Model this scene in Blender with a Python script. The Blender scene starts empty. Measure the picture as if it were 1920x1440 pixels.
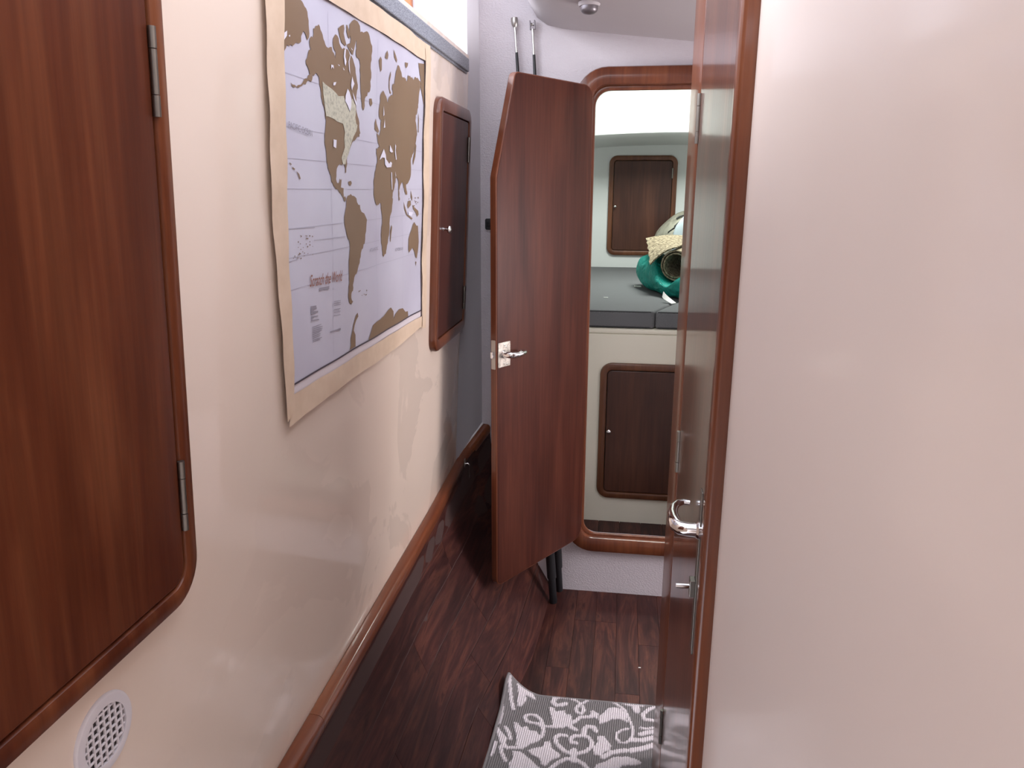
import bpy, bmesh, math, random
import numpy as np
from mathutils import Matrix, Vector

scene = bpy.context.scene
COL = scene.collection
random.seed(4)

# ------------------------------------------------------------------ camera
F = 1420.0
YAW, PITCH, ROLL = math.radians(8.217), math.radians(14.393), math.radians(0.179)
EYE = np.array([0.0, 0.0, 1.5])
_f = np.array([-math.sin(YAW) * math.cos(PITCH), math.cos(YAW) * math.cos(PITCH), -math.sin(PITCH)])
_r = np.array([math.cos(YAW), math.sin(YAW), 0.0])
_u = np.cross(_r, _f)
_c, _s = math.cos(ROLL), math.sin(ROLL)
CAM = np.array([_c * _r + _s * _u, -_s * _r + _c * _u, _f])
cam_data = bpy.data.cameras.new('camera')
cam_data.sensor_width = 36.0
cam_data.lens = F / 1920.0 * 36.0
cam_data.clip_start = 0.02
cam = bpy.data.objects.new('camera', cam_data)
m4 = np.eye(4)
m4[:3, 0], m4[:3, 1], m4[:3, 2], m4[:3, 3] = CAM[0], CAM[1], -CAM[2], EYE
cam.matrix_world = Matrix(m4.tolist())
COL.objects.link(cam)
scene.camera = cam

# ------------------------------------------------------------------ light
world = bpy.data.worlds.new('daylight')
world.use_nodes = True
world.node_tree.nodes['Background'].inputs[0].default_value = (0.85, 0.88, 1.0, 1)
world.node_tree.nodes['Background'].inputs[1].default_value = 2.1
scene.world = world


def area_light(name, loc, target, sx, sy, power, color):
    d = bpy.data.lights.new(name, 'AREA')
    d.shape = 'RECTANGLE'
    d.size, d.size_y, d.energy, d.color = sx, sy, power, color
    o = bpy.data.objects.new(name, d)
    o.location = loc
    v = Vector(target) - Vector(loc)
    o.rotation_euler = v.to_track_quat('-Z', 'Y').to_euler()
    COL.objects.link(o)
    return o


area_light('saloon_window_light', (-2.4, 1.3, 2.75), (-0.2, 1.5, 1.3), 2.2, 0.8, 78, (0.88, 0.91, 1.0))
area_light('companionway_light', (-0.35, -0.9, 2.7), (-0.2, 1.4, 0.8), 0.9, 0.9, 4, (1.0, 0.93, 0.90))
area_light('left_wall_fill_light', (1.0, 1.1, 2.75), (-0.5, 1.5, 0.9), 1.6, 0.6, 7, (0.76, 0.85, 1.0))  # added fill to brighten the left wall, not a known window
area_light('alcove_fill_light', (1.47, 2.21, 1.05), (-0.5, 2.21, 0.75), 0.70, 0.9, 17, (1.0, 0.93, 0.94))  # added fill for the low far end, no window known here
area_light('cabin_hatch_light', (0.3, 3.85, 2.26), (0.3, 3.95, 0.0), 0.5, 0.5, 13.5, (0.92, 1.0, 0.93))

vs = scene.view_settings
vs.view_transform = 'Standard'
vs.look = 'None'
vs.gamma = 1.0
vs.use_curve_mapping = False
vs.exposure = 0.95


# ------------------------------------------------------------------ pixel helpers
def ray(p):
    return np.array([(p[0] - 960) / F, -(p[1] - 720) / F, 1.0]) @ CAM


def hit(p, n, d):
    r = ray(p)
    n = np.array(n, float)
    return EYE + r * (d - n @ EYE) / (n @ r)


def at_y(p, y):
    return hit(p, (0, 1, 0), y)


def at_z(p, z):
    return hit(p, (0, 0, 1), z)


LEAN = 0.045


def wall_x(z):
    return -0.50 + LEAN * (z - 1.77)


def on_left(p):
    q = hit(p, (1, 0, -LEAN), -0.50 - LEAN * 1.77)
    return q[1], q[2]


# ------------------------------------------------------------------ materials
class NT:
    def __init__(self, name):
        self.m = bpy.data.materials.new(name)
        self.m.use_nodes = True
        self.t = self.m.node_tree
        self.b = self.t.nodes['Principled BSDF']

    def n(self, kind, **kw):
        nd = self.t.nodes.new(kind)
        for k, v in kw.items():
            setattr(nd, k, v)
        return nd

    def l(self, a, b):
        self.t.links.new(a, b)

    def set(self, **kw):
        for k, v in kw.items():
            self.b.inputs[k.replace('_', ' ')].default_value = v
        return self

    def coords(self, scale=(1, 1, 1), rnd=True):
        tc = self.n('ShaderNodeTexCoord')
        mp = self.n('ShaderNodeMapping')
        mp.inputs['Scale'].default_value = scale
        if rnd:
            oi = self.n('ShaderNodeObjectInfo')
            mul = self.n('ShaderNodeMath', operation='MULTIPLY')
            mul.inputs[1].default_value = 37.0
            self.l(oi.outputs['Random'], mul.inputs[0])
            add = self.n('ShaderNodeVectorMath', operation='ADD')
            self.l(tc.outputs['Object'], add.inputs[0])
            self.l(mul.outputs[0], add.inputs[1])
            self.l(add.outputs[0], mp.inputs['Vector'])
        else:
            self.l(tc.outputs['Object'], mp.inputs['Vector'])
        return mp.outputs['Vector']

    def noise(self, vec, scale, detail=4, rough=0.55, dist=0.0):
        nd = self.n('ShaderNodeTexNoise')
        nd.inputs['Scale'].default_value = scale
        nd.inputs['Detail'].default_value = detail
        nd.inputs['Roughness'].default_value = rough
        nd.inputs['Distortion'].default_value = dist
        self.l(vec, nd.inputs['Vector'])
        return nd.outputs['Fac']

    def ramp(self, fac, stops):
        nd = self.n('ShaderNodeValToRGB')
        e = nd.color_ramp.elements
        while len(e) < len(stops):
            e.new(0.5)
        for el, (p, c) in zip(e, stops):
            el.position = p
            el.color = (*c, 1)
        self.l(fac, nd.inputs['Fac'])
        return nd.outputs['Color']

    def mix(self, fac, a, b, mode='MIX'):
        nd = self.n('ShaderNodeMix', data_type='RGBA', blend_type=mode)
        if isinstance(fac, float):
            nd.inputs[0].default_value = fac
        else:
            self.l(fac, nd.inputs[0])
        for i, v in ((6, a), (7, b)):
            if isinstance(v, tuple):
                nd.inputs[i].default_value = (*v, 1)
            else:
                self.l(v, nd.inputs[i])
        return nd.outputs[2]

    def bump(self, fac, strength, dist=0.01):
        nd = self.n('ShaderNodeBump')
        nd.inputs['Strength'].default_value = strength
        nd.inputs['Distance'].default_value = dist
        self.l(fac, nd.inputs['Height'])
        self.l(nd.outputs[0], self.b.inputs['Normal'])

    def base(self, c):
        self.l(c, self.b.inputs['Base Color'])


def plain(name, col, rough=0.5, metal=0.0, **kw):
    m = NT(name)
    m.set(Base_Color=(*col, 1), Roughness=rough, Metallic=metal)
    m.set(**kw)
    return m.m


def wood(name, dark, mid, light, axis=1, rough=0.34, coat=0.22, k=1.0, coat_rough=0.08, bump=0.06, spec=0.3):
    m = NT(name)
    sc = [26 * k, 26 * k, 26 * k]
    sc[axis] = 1.6 * k
    v = m.coords(tuple(sc))
    n1 = m.noise(v, 1.0, 6, 0.6, 0.6)
    sc2 = [7 * k, 7 * k, 7 * k]
    sc2[axis] = 1.3 * k
    v2 = m.coords(tuple(sc2))
    n2 = m.noise(v2, 1.0, 3, 0.5, 0.8)
    sc3 = [130 * k, 130 * k, 130 * k]
    sc3[axis] = 4 * k
    n3 = m.noise(m.coords(tuple(sc3)), 1.0, 2)
    c1 = m.ramp(n1, [(0.33, dark), (0.52, mid), (0.72, light)])
    c2 = m.ramp(n2, [(0.36, dark), (0.5, mid), (0.66, light)])
    c = m.mix(0.5, c1, c2)
    g = m.ramp(n3, [(0.35, (0.72, 0.72, 0.72)), (0.6, (1, 1, 1))])
    c = m.mix(0.6, c, g, 'MULTIPLY')
    m.base(c)
    m.bump(n3, bump, 0.002)
    m.set(Roughness=rough, Coat_Weight=coat, Coat_Roughness=coat_rough, Specular_IOR_Level=spec)
    return m.m


M = {}
M['wood'] = wood('varnished_mahogany', (0.066, 0.014, 0.006), (0.122, 0.031, 0.012), (0.225, 0.076, 0.031), spec=0.2, coat=0.16)
M['wood_door'] = wood('mahogany_door', (0.040, 0.011, 0.0075), (0.066, 0.0185, 0.012), (0.105, 0.032, 0.019), rough=0.36, coat=0.04, coat_rough=0.16, spec=0.16)
M['wood_gloss'] = wood('gloss_mahogany', (0.075, 0.022, 0.013), (0.12, 0.038, 0.021), (0.18, 0.066, 0.034), rough=0.28, coat=0.7, coat_rough=0.09, bump=0.2)
M['wood_frame'] = wood('mahogany_lipping', (0.085, 0.022, 0.010), (0.145, 0.042, 0.018), (0.22, 0.072, 0.030), rough=0.30, coat=0.35)
M['wood_rail'] = wood('mahogany_rail', (0.10, 0.024, 0.010), (0.165, 0.046, 0.018), (0.25, 0.08, 0.030), axis=1, rough=0.30, coat=0.35)
M['wood_dark'] = wood('dark_locker_wood', (0.042, 0.016, 0.011), (0.070, 0.026, 0.016), (0.11, 0.042, 0.024), rough=0.4, coat=0.2, coat_rough=0.2)
M['wood_dark_frame'] = wood('dark_locker_frame', (0.085, 0.030, 0.014), (0.13, 0.046, 0.020), (0.18, 0.068, 0.030), rough=0.35, coat=0.3, coat_rough=0.15)
M['wood_orange'] = wood('orange_window_wood', (0.33, 0.10, 0.035), (0.42, 0.14, 0.05), (0.52, 0.20, 0.08), rough=0.3)


def floor_mat(name, dark, mid, light):
    m = NT(name)
    v = m.coords((16, 2.2, 16))
    n1 = m.noise(v, 1.0, 6, 0.62, 2.2)
    n3 = m.noise(m.coords((150, 9, 150)), 1.0, 3)
    nl = m.noise(m.coords((4, 1.5, 4)), 1.0, 2)
    c = m.ramp(n1, [(0.36, dark), (0.5, mid), (0.62, light), (0.7, dark)])
    t = m.ramp(nl, [(0.35, (0.72, 0.7, 0.72)), (0.65, (1.25, 1.15, 1.1))])
    c = m.mix(1.0, c, t, 'MULTIPLY')
    g = m.ramp(n3, [(0.35, (0.65, 0.65, 0.65)), (0.62, (1.1, 1.1, 1.1))])
    c = m.mix(0.7, c, g, 'MULTIPLY')
    m.base(c)
    m.bump(n3, 0.1, 0.002)
    m.set(Roughness=0.45, Specular_IOR_Level=0.2)
    return m.m


M['plank'] = floor_mat('dark_vinyl_plank', (0.032, 0.010, 0.009), (0.052, 0.017, 0.014), (0.088, 0.031, 0.021))
M['seam'] = plain('plank_seam', (0.05, 0.022, 0.018), 0.7)


def gloss_paint(name, col, rough, bump, patch, coat=0.9, coat_rough=0.04):
    m = NT(name)
    v = m.coords((1, 1, 1), False)
    n1 = m.noise(v, 2.2, 3, 0.5, 0.4)
    c = m.ramp(n1, [(0.3, tuple(x * (1 - patch) for x in col)), (0.7, tuple(min(1, x * (1 + patch)) for x in col))])
    # ragged lighter, glossier patches painted in to imitate bright reflections
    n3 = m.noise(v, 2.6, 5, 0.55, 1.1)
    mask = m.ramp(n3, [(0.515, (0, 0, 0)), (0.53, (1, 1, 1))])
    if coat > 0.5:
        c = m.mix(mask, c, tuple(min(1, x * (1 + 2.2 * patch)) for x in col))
    m.base(c)
    mr = m.n('ShaderNodeMapRange')
    m.l(mask, mr.inputs['Value'])
    mr.inputs['To Min'].default_value = coat * (0.45 if coat > 0.5 else 1.0)
    mr.inputs['To Max'].default_value = coat
    m.l(mr.outputs[0], m.b.inputs['Coat Weight'])
    n2 = m.noise(v, 5.0, 2, 0.5)
    m.bump(n2, bump, 0.02)
    m.set(Roughness=rough, Coat_Roughness=coat_rough)
    return m.m


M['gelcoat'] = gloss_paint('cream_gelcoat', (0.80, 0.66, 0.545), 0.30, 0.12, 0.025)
M['gelcoat_right'] = gloss_paint('cream_gelcoat_right', (0.80, 0.70, 0.635), 0.38, 0.06, 0.015, 0.3, 0.10)


def rough_paint(name, col, scale, strength, rough=0.55):
    m = NT(name)
    v = m.coords((1, 1, 1.6), False)
    n = m.noise(v, scale, 3, 0.6)
    m.bump(n, strength, 0.004)
    n2 = m.noise(v, 3.0, 2)
    m.base(m.ramp(n2, [(0.3, tuple(x * 0.97 for x in col)), (0.7, col)]))
    m.set(Roughness=rough, Specular_IOR_Level=0.3)
    return m.m


M['white_rough'] = rough_paint('textured_white_paint', (0.60, 0.555, 0.575), 150, 0.6)
M['white_wall'] = rough_paint('white_paint', (0.70, 0.69, 0.715), 60, 0.05, 0.5)
M['ceiling'] = rough_paint('grey_white_headliner', (0.50, 0.46, 0.465), 40, 0.03, 0.6)
M['cabin_white'] = rough_paint('cabin_white', (0.70, 0.71, 0.69), 50, 0.06, 0.5)
M['cabin_cream'] = rough_paint('cabin_cream', (0.80, 0.745, 0.61), 50, 0.05, 0.45)
M['chrome'] = plain('chrome', (0.78, 0.77, 0.76), 0.10, 1.0)
M['steel'] = plain('dull_steel', (0.42, 0.40, 0.37), 0.32, 1.0)
M['brass_dull'] = plain('worn_steel', (0.24, 0.225, 0.20), 0.4, 1.0)
M['black'] = plain('black_rubber', (0.008, 0.008, 0.010), 0.55)
M['black_gloss'] = plain('black_graphite', (0.012, 0.012, 0.013), 0.25)
M['gap'] = plain('dark_gap', (0.012, 0.007, 0.006), 0.8)
M['white_plastic'] = plain('white_plastic', (0.70, 0.66, 0.68), 0.35)
M['caulk'] = plain('white_caulk', (0.75, 0.71, 0.70), 0.5)
M['lamp_grey'] = plain('dull_lamp_metal', (0.20, 0.18, 0.19), 0.3, 0.6)

m = NT('aged_plate')
n_ = m.noise(m.coords((1, 1, 1)), 90, 3)
m.base(m.ramp(n_, [(0.35, (0.36, 0.33, 0.28)), (0.6, (0.68, 0.62, 0.54))]))
m.set(Roughness=0.4, Metallic=0.35)
M['plate'] = m.m

m = NT('grey_speckled_laminate')
n_ = m.noise(m.coords((1, 1, 1), False), 320, 2, 0.7)
m.base(m.ramp(n_, [(0.38, (0.11, 0.12, 0.14)), (0.5, (0.22, 0.23, 0.26)), (0.62, (0.36, 0.38, 0.42))]))
m.set(Roughness=0.4)
M['laminate'] = m.m

m = NT('grey_upholstery')
v = m.coords((1, 1, 1), False)
n_ = m.noise(v, 500, 2, 0.7)
m.base(m.ramp(n_, [(0.35, (0.10, 0.10, 0.102)), (0.65, (0.19, 0.19, 0.192))]))
m.bump(n_, 0.3, 0.002)
m.set(Roughness=0.9, Specular_IOR_Level=0.1)
M['cushion'] = m.m
M['piping'] = plain('dark_piping', (0.035, 0.035, 0.037), 0.8)

m = NT('teal_nylon')
v = m.coords((1, 1, 1), False)
n_ = m.noise(v, 16, 3, 0.5, 1.5)
m.bump(n_, 0.8, 0.03)
m.set(Base_Color=(0.003, 0.24, 0.195, 1), Roughness=0.55, Specular_IOR_Level=0.3)
M['teal'] = m.m

m = NT('beige_rug_back')
v = m.coords((1, 1, 1), False)
n_ = m.noise(v, 85, 3, 0.7)
m.base(m.ramp(n_, [(0.36, (0.07, 0.05, 0.03)), (0.5, (0.27, 0.21, 0.13)), (0.64, (0.44, 0.37, 0.25))]))
m.bump(n_, 0.6, 0.004)
m.set(Roughness=0.9)
M['rug'] = m.m

m = NT('greenish_beige_plastic')
n_ = m.noise(m.coords((1, 1, 1), False), 14, 3, 0.5, 1.0)
m.base(m.ramp(n_, [(0.35, (0.20, 0.19, 0.15)), (0.65, (0.36, 0.34, 0.27))]))
m.bump(n_, 0.3, 0.02)
m.set(Roughness=0.3)
M['bag'] = m.m
M['pale_blue'] = plain('pale_blue_cloth', (0.52, 0.60, 0.63), 0.8)
M['white_tag'] = plain('white_webbing', (0.8, 0.78, 0.74), 0.7)
M['ink'] = plain('black_print', (0.02, 0.02, 0.018), 0.6)

m = NT('map_paper')
v = m.coords((1, 1, 1), False)
n_ = m.noise(v, 4, 3)
m.base(m.ramp(n_, [(0.3, (0.53, 0.51, 0.60)), (0.7, (0.60, 0.59, 0.67))]))
m.set(Roughness=0.36, Specular_IOR_Level=0.5, Coat_Weight=0.25, Coat_Roughness=0.2)
M['paper'] = m.m
M['foil'] = plain('bronze_scratch_foil', (0.235, 0.152, 0.088), 0.42, 0.15)
m = NT('scratched_cream_land')
n_ = m.noise(m.coords((1, 1, 1), False), 130, 3, 0.7)
m.base(m.ramp(n_, [(0.36, (0.36, 0.35, 0.27)), (0.55, (0.55, 0.53, 0.41))]))
m.set(Roughness=0.5)
M['scratched'] = m.m
M['halo'] = plain('map_white_print', (0.72, 0.70, 0.78), 0.4)
M['map_line'] = plain('map_line_print', (0.44, 0.43, 0.50), 0.5)
M['map_border'] = plain('map_border_print', (0.06, 0.045, 0.06), 0.5)
M['map_text'] = plain('map_brown_lettering', (0.30, 0.12, 0.075), 0.5)
M['map_grey'] = plain('map_grey_lettering', (0.28, 0.26, 0.30), 0.5)
M['map_margin'] = plain('map_white_margin', (0.70, 0.64, 0.66), 0.4)
m = NT('masking_tape')
n_ = m.noise(m.coords((1, 1, 1), False), 30, 3)
m.base(m.ramp(n_, [(0.3, (0.63, 0.475, 0.335)), (0.7, (0.70, 0.54, 0.395))]))
m.set(Roughness=0.5)
M['tape'] = m.m

m = NT('loop_pile')
at = m.n('ShaderNodeAttribute', attribute_name='pile')
n_ = m.noise(m.coords((1, 1, 1), False), 420, 2)
g = m.ramp(n_, [(0.3, (0.8, 0.8, 0.8)), (0.7, (1.08, 1.08, 1.08))])
m.base(m.mix(1.0, at.outputs['Color'], g, 'MULTIPLY'))
m.set(Roughness=0.95, Specular_IOR_Level=0.1)
M['pile'] = m.m
M['binding'] = plain('grey_binding', (0.20, 0.185, 0.185), 0.8)


# ------------------------------------------------------------------ mesh helpers
def link(name, me, mat, parent=None, mw=None, smooth=True, sharp=38):
    if mat is not None:
        me.materials.append(M[mat] if isinstance(mat, str) else mat)
    o = bpy.data.objects.new(name, me)
    COL.objects.link(o)
    if mw is not None:
        o.matrix_world = mw
    if parent is not None:
        o.parent = parent
    if smooth:
        for p in me.polygons:
            p.use_smooth = True
        try:
            me.set_sharp_from_angle(angle=math.radians(sharp))
        except Exception:
            pass
    return o


def mesh(name, verts, faces):
    me = bpy.data.meshes.new(name)
    me.from_pydata([tuple(map(float, v)) for v in verts], [], faces)
    me.update()
    return me


def from_bm(name, bm):
    bmesh.ops.recalc_face_normals(bm, faces=bm.faces)
    me = bpy.data.meshes.new(name)
    bm.to_mesh(me)
    bm.free()
    return me


def obj(name, verts, faces, mat, parent=None, mw=None, smooth=True):
    return link(name, mesh(name, verts, faces), mat, parent, mw, smooth)


def tag(o, label, cat=None, group=None, kind=None):
    o['label'] = label
    if cat:
        o['category'] = cat
    if group:
        o['group'] = group
    if kind:
        o['kind'] = kind
    return o


def empty(name, mw=None):
    o = bpy.data.objects.new(name, None)
    o.empty_display_size = 0.05
    COL.objects.link(o)
    if mw is not None:
        o.matrix_world = mw
    return o


def box_bm(x0, y0, z0, x1, y1, z1, bevel=0.0, seg=2):
    bm = bmesh.new()
    bmesh.ops.create_cube(bm, size=1.0)
    for v in bm.verts:
        v.co = Vector((x0 + (v.co.x + .5) * (x1 - x0), y0 + (v.co.y + .5) * (y1 - y0), z0 + (v.co.z + .5) * (z1 - z0)))
    if bevel:
        bmesh.ops.bevel(bm, geom=bm.edges[:], offset=bevel, segments=seg, profile=0.5, affect='EDGES')
    return bm


def box(name, x0, y0, z0, x1, y1, z1, mat, parent=None, bevel=0.0, mw=None, seg=2):
    return link(name, from_bm(name, box_bm(x0, y0, z0, x1, y1, z1, bevel, seg)), mat, parent, mw, sharp=12)


def rrect(x0, y0, x1, y1, r, n=8):
    if not isinstance(r, (list, tuple)):
        r = [r] * 4
    pts = []
    for (cx, cy, a0), rr in zip((((x0, y0), (1, 1), 180), ((x1, y0), (-1, 1), 270), ((x1, y1), (-1, -1), 0), ((x0, y1), (1, -1), 90)), r):
        rr = max(rr, 1e-4)
        ox, oy = cx[0] + cy[0] * rr, cx[1] + cy[1] * rr
        for i in range(n + 1):
            a = math.radians(a0 + 90 * i / n)
            pts.append((ox + rr * math.cos(a), oy + rr * math.sin(a)))
    return pts


def loops_mesh(loops, cap_first=False, cap_last=False, closed=False):
    verts, faces = [], []
    n = len(loops[0])
    for lp in loops:
        verts += lp
    L = len(loops)
    for i in range(L if closed else L - 1):
        a, b = i * n, ((i + 1) % L) * n
        for j in range(n):
            k = (j + 1) % n
            faces.append((a + j, a + k, b + k, b + j))
    if cap_first:
        faces.append(tuple(range(n))[::-1])
    if cap_last:
        faces.append(tuple(range((L - 1) * n, L * n)))
    return verts, faces


def frame_ring(name, x0, y0, x1, y1, r, w, h, mat, parent=None, mw=None, b=0.006, z0=0.0):
    """a moulded frame: rounded rectangle of width w and depth h"""
    sec = [(0, 0), (0, h - b), (b * .3, h - b * .3), (b, h), (w - b, h), (w - b * .3, h - b * .3), (w, h - b), (w, 0)]
    loops = [[(x, y, z0 + hh) for x, y in rrect(x0 + d, y0 + d, x1 - d, y1 - d, max(r - d, 0.004))] for d, hh in sec]
    v, f = loops_mesh(loops)
    me = mesh(name, v, f)
    bm = bmesh.new()
    bm.from_mesh(me)
    bmesh.ops.recalc_face_normals(bm, faces=bm.faces)
    bm.to_mesh(me)
    bm.free()
    return link(name, me, mat, parent, mw)


def panel(name, outline, z0, z1, mat, parent=None, mw=None, b=0.003):
    bm = bmesh.new()
    vs_ = [bm.verts.new((x, y, z0)) for x, y in outline]
    fc = bm.faces.new(vs_)
    r = bmesh.ops.extrude_face_region(bm, geom=[fc])
    for g in r['geom']:
        if isinstance(g, bmesh.types.BMVert):
            g.co.z = z1
    bm.faces.ensure_lookup_table()
    bmesh.ops.recalc_face_normals(bm, faces=bm.faces)
    if b:
        ed = [e for e in bm.edges if abs(e.verts[0].co.z - e.verts[1].co.z) < 1e-6]
        bmesh.ops.bevel(bm, geom=ed, offset=b, segments=2, profile=0.5, affect='EDGES')
    return link(name, from_bm(name, bm), mat, parent, mw, sharp=12)


def rounded_poly(pts, radii, n=6):
    out = []
    N = len(pts)
    for i in range(N):
        p = Vector(pts[i]).to_3d()
        a = (Vector(pts[i - 1]).to_3d() - p)
        c = (Vector(pts[(i + 1) % N]).to_3d() - p)
        an, cn = a.normalized(), c.normalized()
        ang = an.angle(cn)
        t = radii[i] / math.tan(ang / 2)
        s, e = p + an * t, p + cn * t
        for j in range(n + 1):
            q = j / n
            out.append(tuple(((1 - q) ** 2 * s + 2 * q * (1 - q) * p + q * q * e)[:2]))
    return out


def tube(name, path, radii, mat, parent=None, mw=None, n=12, cap=True):
    path = [Vector(p) for p in path]
    if not isinstance(radii, (list, tuple)):
        radii = [radii] * len(path)
    loops = []
    t0 = (path[1] - path[0]).normalized()
    up = Vector((0, 0, 1)) if abs(t0.z) < 0.9 else Vector((1, 0, 0))
    x = t0.cross(up).normalized()
    for i, p in enumerate(path):
        t = (path[min(i + 1, len(path) - 1)] - path[max(i - 1, 0)]).normalized()
        x = (x - t * x.dot(t)).normalized()
        y = t.cross(x)
        loops.append([tuple(p + (x * math.cos(2 * math.pi * k / n) + y * math.sin(2 * math.pi * k / n)) * radii[i]) for k in range(n)])
    v, f = loops_mesh(loops, cap, cap)
    return obj(name, v, f, mat, parent, mw)


def sphere(name, c, r, mat, parent=None, mw=None, seg=16):
    bm = bmesh.new()
    bmesh.ops.create_uvsphere(bm, u_segments=seg, v_segments=seg // 2, radius=1)
    r = r if isinstance(r, (tuple, list)) else (r, r, r)
    for v in bm.verts:
        v.co = Vector((c[0] + v.co.x * r[0], c[1] + v.co.y * r[1], c[2] + v.co.z * r[2]))
    return link(name, from_bm(name, bm), mat, parent, mw)


def lathe(name, prof, mat, parent=None, mw=None, n=24):
    """profile of (radius, height) round local z"""
    loops = [[(r * math.cos(2 * math.pi * k / n), r * math.sin(2 * math.pi * k / n), h) for k in range(n)] for r, h in prof]
    v, f = loops_mesh(loops, True, True)
    return obj(name, v, f, mat, parent, mw)


def mat_axes(o, x, y, z):
    a = Matrix.Identity(4)
    for i, c in enumerate((x, y, z)):
        c = Vector(c).normalized()
        for j in range(3):
            a[j][i] = c[j]
    for j in range(3):
        a[j][3] = o[j]
    return a


# frame of the leaning left wall: local x = world Y, local y = up the wall, local z = out of the wall
LW_V = Vector((LEAN, 0, 1)).normalized()
LW_N = Vector((1, 0, -LEAN)).normalized()
LW_O = Vector((wall_x(0), 0, 0))
LW = mat_axes(LW_O, (0, 1, 0), LW_V, LW_N)
VZ = LW_V.z


def wy(z):
    return z / VZ


DB = 2.652          # distance of the bulkhead

# ------------------------------------------------------------------ setting
# left wall
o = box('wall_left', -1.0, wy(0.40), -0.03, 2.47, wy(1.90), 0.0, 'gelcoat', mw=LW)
tag(o, 'glossy cream panel wall leaning over the walkway, left side', kind='structure')

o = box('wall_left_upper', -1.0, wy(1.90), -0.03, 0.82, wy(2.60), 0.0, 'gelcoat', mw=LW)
tag(o, 'cream upper wall beside the countertop end', kind='structure')

# wing wall at the end of the left wall: white return, its end facing the saloon
zs = [0.40, 0.9, 1.4, 1.9, 2.75]
ys = [2.45, 2.50, 2.56, 2.61, DB]
verts, faces = [], []
for z in zs:
    for i, y in enumerate(ys):
        t = i / 4
        t = t * t * (3 - 2 * t)
        zz = min(z, 1.9)
        verts.append(((wall_x(zz) - 0.001) * (1 - t) - 0.495 * t, y, z))
n0 = len(ys)
for a in range(len(zs) - 1):
    for b in range(n0 - 1):
        faces.append((a * n0 + b, a * n0 + b + 1, (a + 1) * n0 + b + 1, (a + 1) * n0 + b))
k0 = len(verts)
for z in zs:
    verts.append((-1.9, 2.45, z))
for a in range(len(zs) - 1):
    faces.append((a * n0, (a + 1) * n0, k0 + a + 1, k0 + a))
o = obj('wall_wing', verts, faces, 'white_wall')
tag(o, 'white wing wall rising beyond the end of the countertop', kind='structure')

# back bulkhead with the doorway opening
DX0, DX1, DZ0, DZ1 = -0.118, 0.37, 0.234, 1.824


def plate_with_hole(name, outer, hole, y0, y1, mat):
    bm = bmesh.new()
    es = []
    for pts in (outer, hole):
        vv = [bm.verts.new((x, y0, z)) for x, z in pts]
        es += [bm.edges.new((vv[i], vv[(i + 1) % len(vv)])) for i in range(len(vv))]
    bmesh.ops.triangle_fill(bm, use_beauty=True, use_dissolve=False, edges=es)
    r = bmesh.ops.extrude_face_region(bm, geom=bm.faces[:])
    for g in r['geom']:
        if isinstance(g, bmesh.types.BMVert):
            g.co.y = y1
    return link(name, from_bm(name, bm), mat, smooth=False)


o = plate_with_hole('wall_back', [(-0.75, -0.05), (1.5, -0.05), (1.5, 2.75), (-0.75, 2.75)],
                    rrect(DX0, DZ0, DX1, DZ1, 0.06), DB, DB + 0.03, 'white_rough')
tag(o, 'textured white bulkhead with the doorway to the cabin', kind='structure')
BK = mat_axes((0, DB, 0), (1, 0, 0), (0, 0, 1), (0, -1, 0))
t1 = frame_ring('trim_1', DX0 - 0.058, DZ0 - 0.058, DX1 + 0.058, DZ1 + 0.062, 0.105, 0.058, 0.026, 'wood_frame', mw=BK, b=0.010)
tag(t1, 'varnished wooden frame with rounded corners round the cabin doorway', kind='structure')
fr = frame_ring('door_stop', DX0 - 0.012, DZ0 - 0.012, DX1 + 0.012, DZ1 + 0.012, 0.07, 0.022, 0.010, 'wood_frame', mw=BK, b=0.003, z0=-0.006)
fr.parent = t1
fr.matrix_parent_inverse = t1.matrix_world.inverted()


def adopt(child, parent):
    child.parent = parent
    child.matrix_parent_inverse = parent.matrix_world.inverted()
    return child


# right wall in front of the doorway of door_2
WR = 0.138
o = box('wall_right', WR, -1.2, -0.05, WR + 0.04, 0.93, 2.10, 'gelcoat_right')
tag(o, 'glossy cream wall panel close on the right', kind='structure')
o = box('wall_rear_blocker', -0.75, -1.2, -0.05, WR, -1.15, 2.0, 'gelcoat_right')  # unseen, added to keep light from entering behind the camera
tag(o, 'unseen cream wall added to block light from behind', kind='structure')
o = box('ceiling_near_shade', -0.6, -1.2, 2.10, WR + 0.04, 0.10, 2.14, 'ceiling')  # unseen, added to shade the near walls from overhead light
tag(o, 'unseen pale overhead panel added to shade the near end of the walkway', kind='structure')
o = box('wall_right_end', WR, 0.93, 2.02, WR + 0.04, 1.755, 2.10, 'gelcoat_right')
tag(o, 'cream wall panel above the right hand door', kind='structure')

# ceiling over the far part, its inboard edge rolled upwards
prof = [(-0.345, 2.75), (-0.343, 2.30), (-0.338, 2.16), (-0.325, 2.075), (-0.305, 2.04), (-0.27, 2.016), (-0.22, 2.004), (-0.04, 1.983), (0.19, 1.958), (0.6, 1.90), (1.0, 1.86), (1.5, 1.84)]
CY0 = 1.95
verts = [(x, y, z) for y in (CY0, DB) for x, z in prof]
nn = len(prof)
faces = [(i, i + 1, nn + i + 1, nn + i) for i in range(nn - 1)]
verts += [(x, CY0, 2.75) for x, z in prof]
faces += [(i, 2 * nn + i, 2 * nn + i + 1, i + 1) for i in range(1, nn - 1)]
o = obj('ceiling', verts, faces, 'ceiling')
tag(o, 'pale grey headliner curving up at its inboard edge', kind='structure')
o = box('wall_alcove', 1.50, 1.757, -0.05, 1.55, DB, 2.0, 'white_wall')
tag(o, 'white outer side wall of the alcove past the right hand door', kind='structure')
o = box('wall_alcove_front', WR, 1.757, -0.05, 1.5, 1.78, 2.0, 'white_wall')
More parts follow.
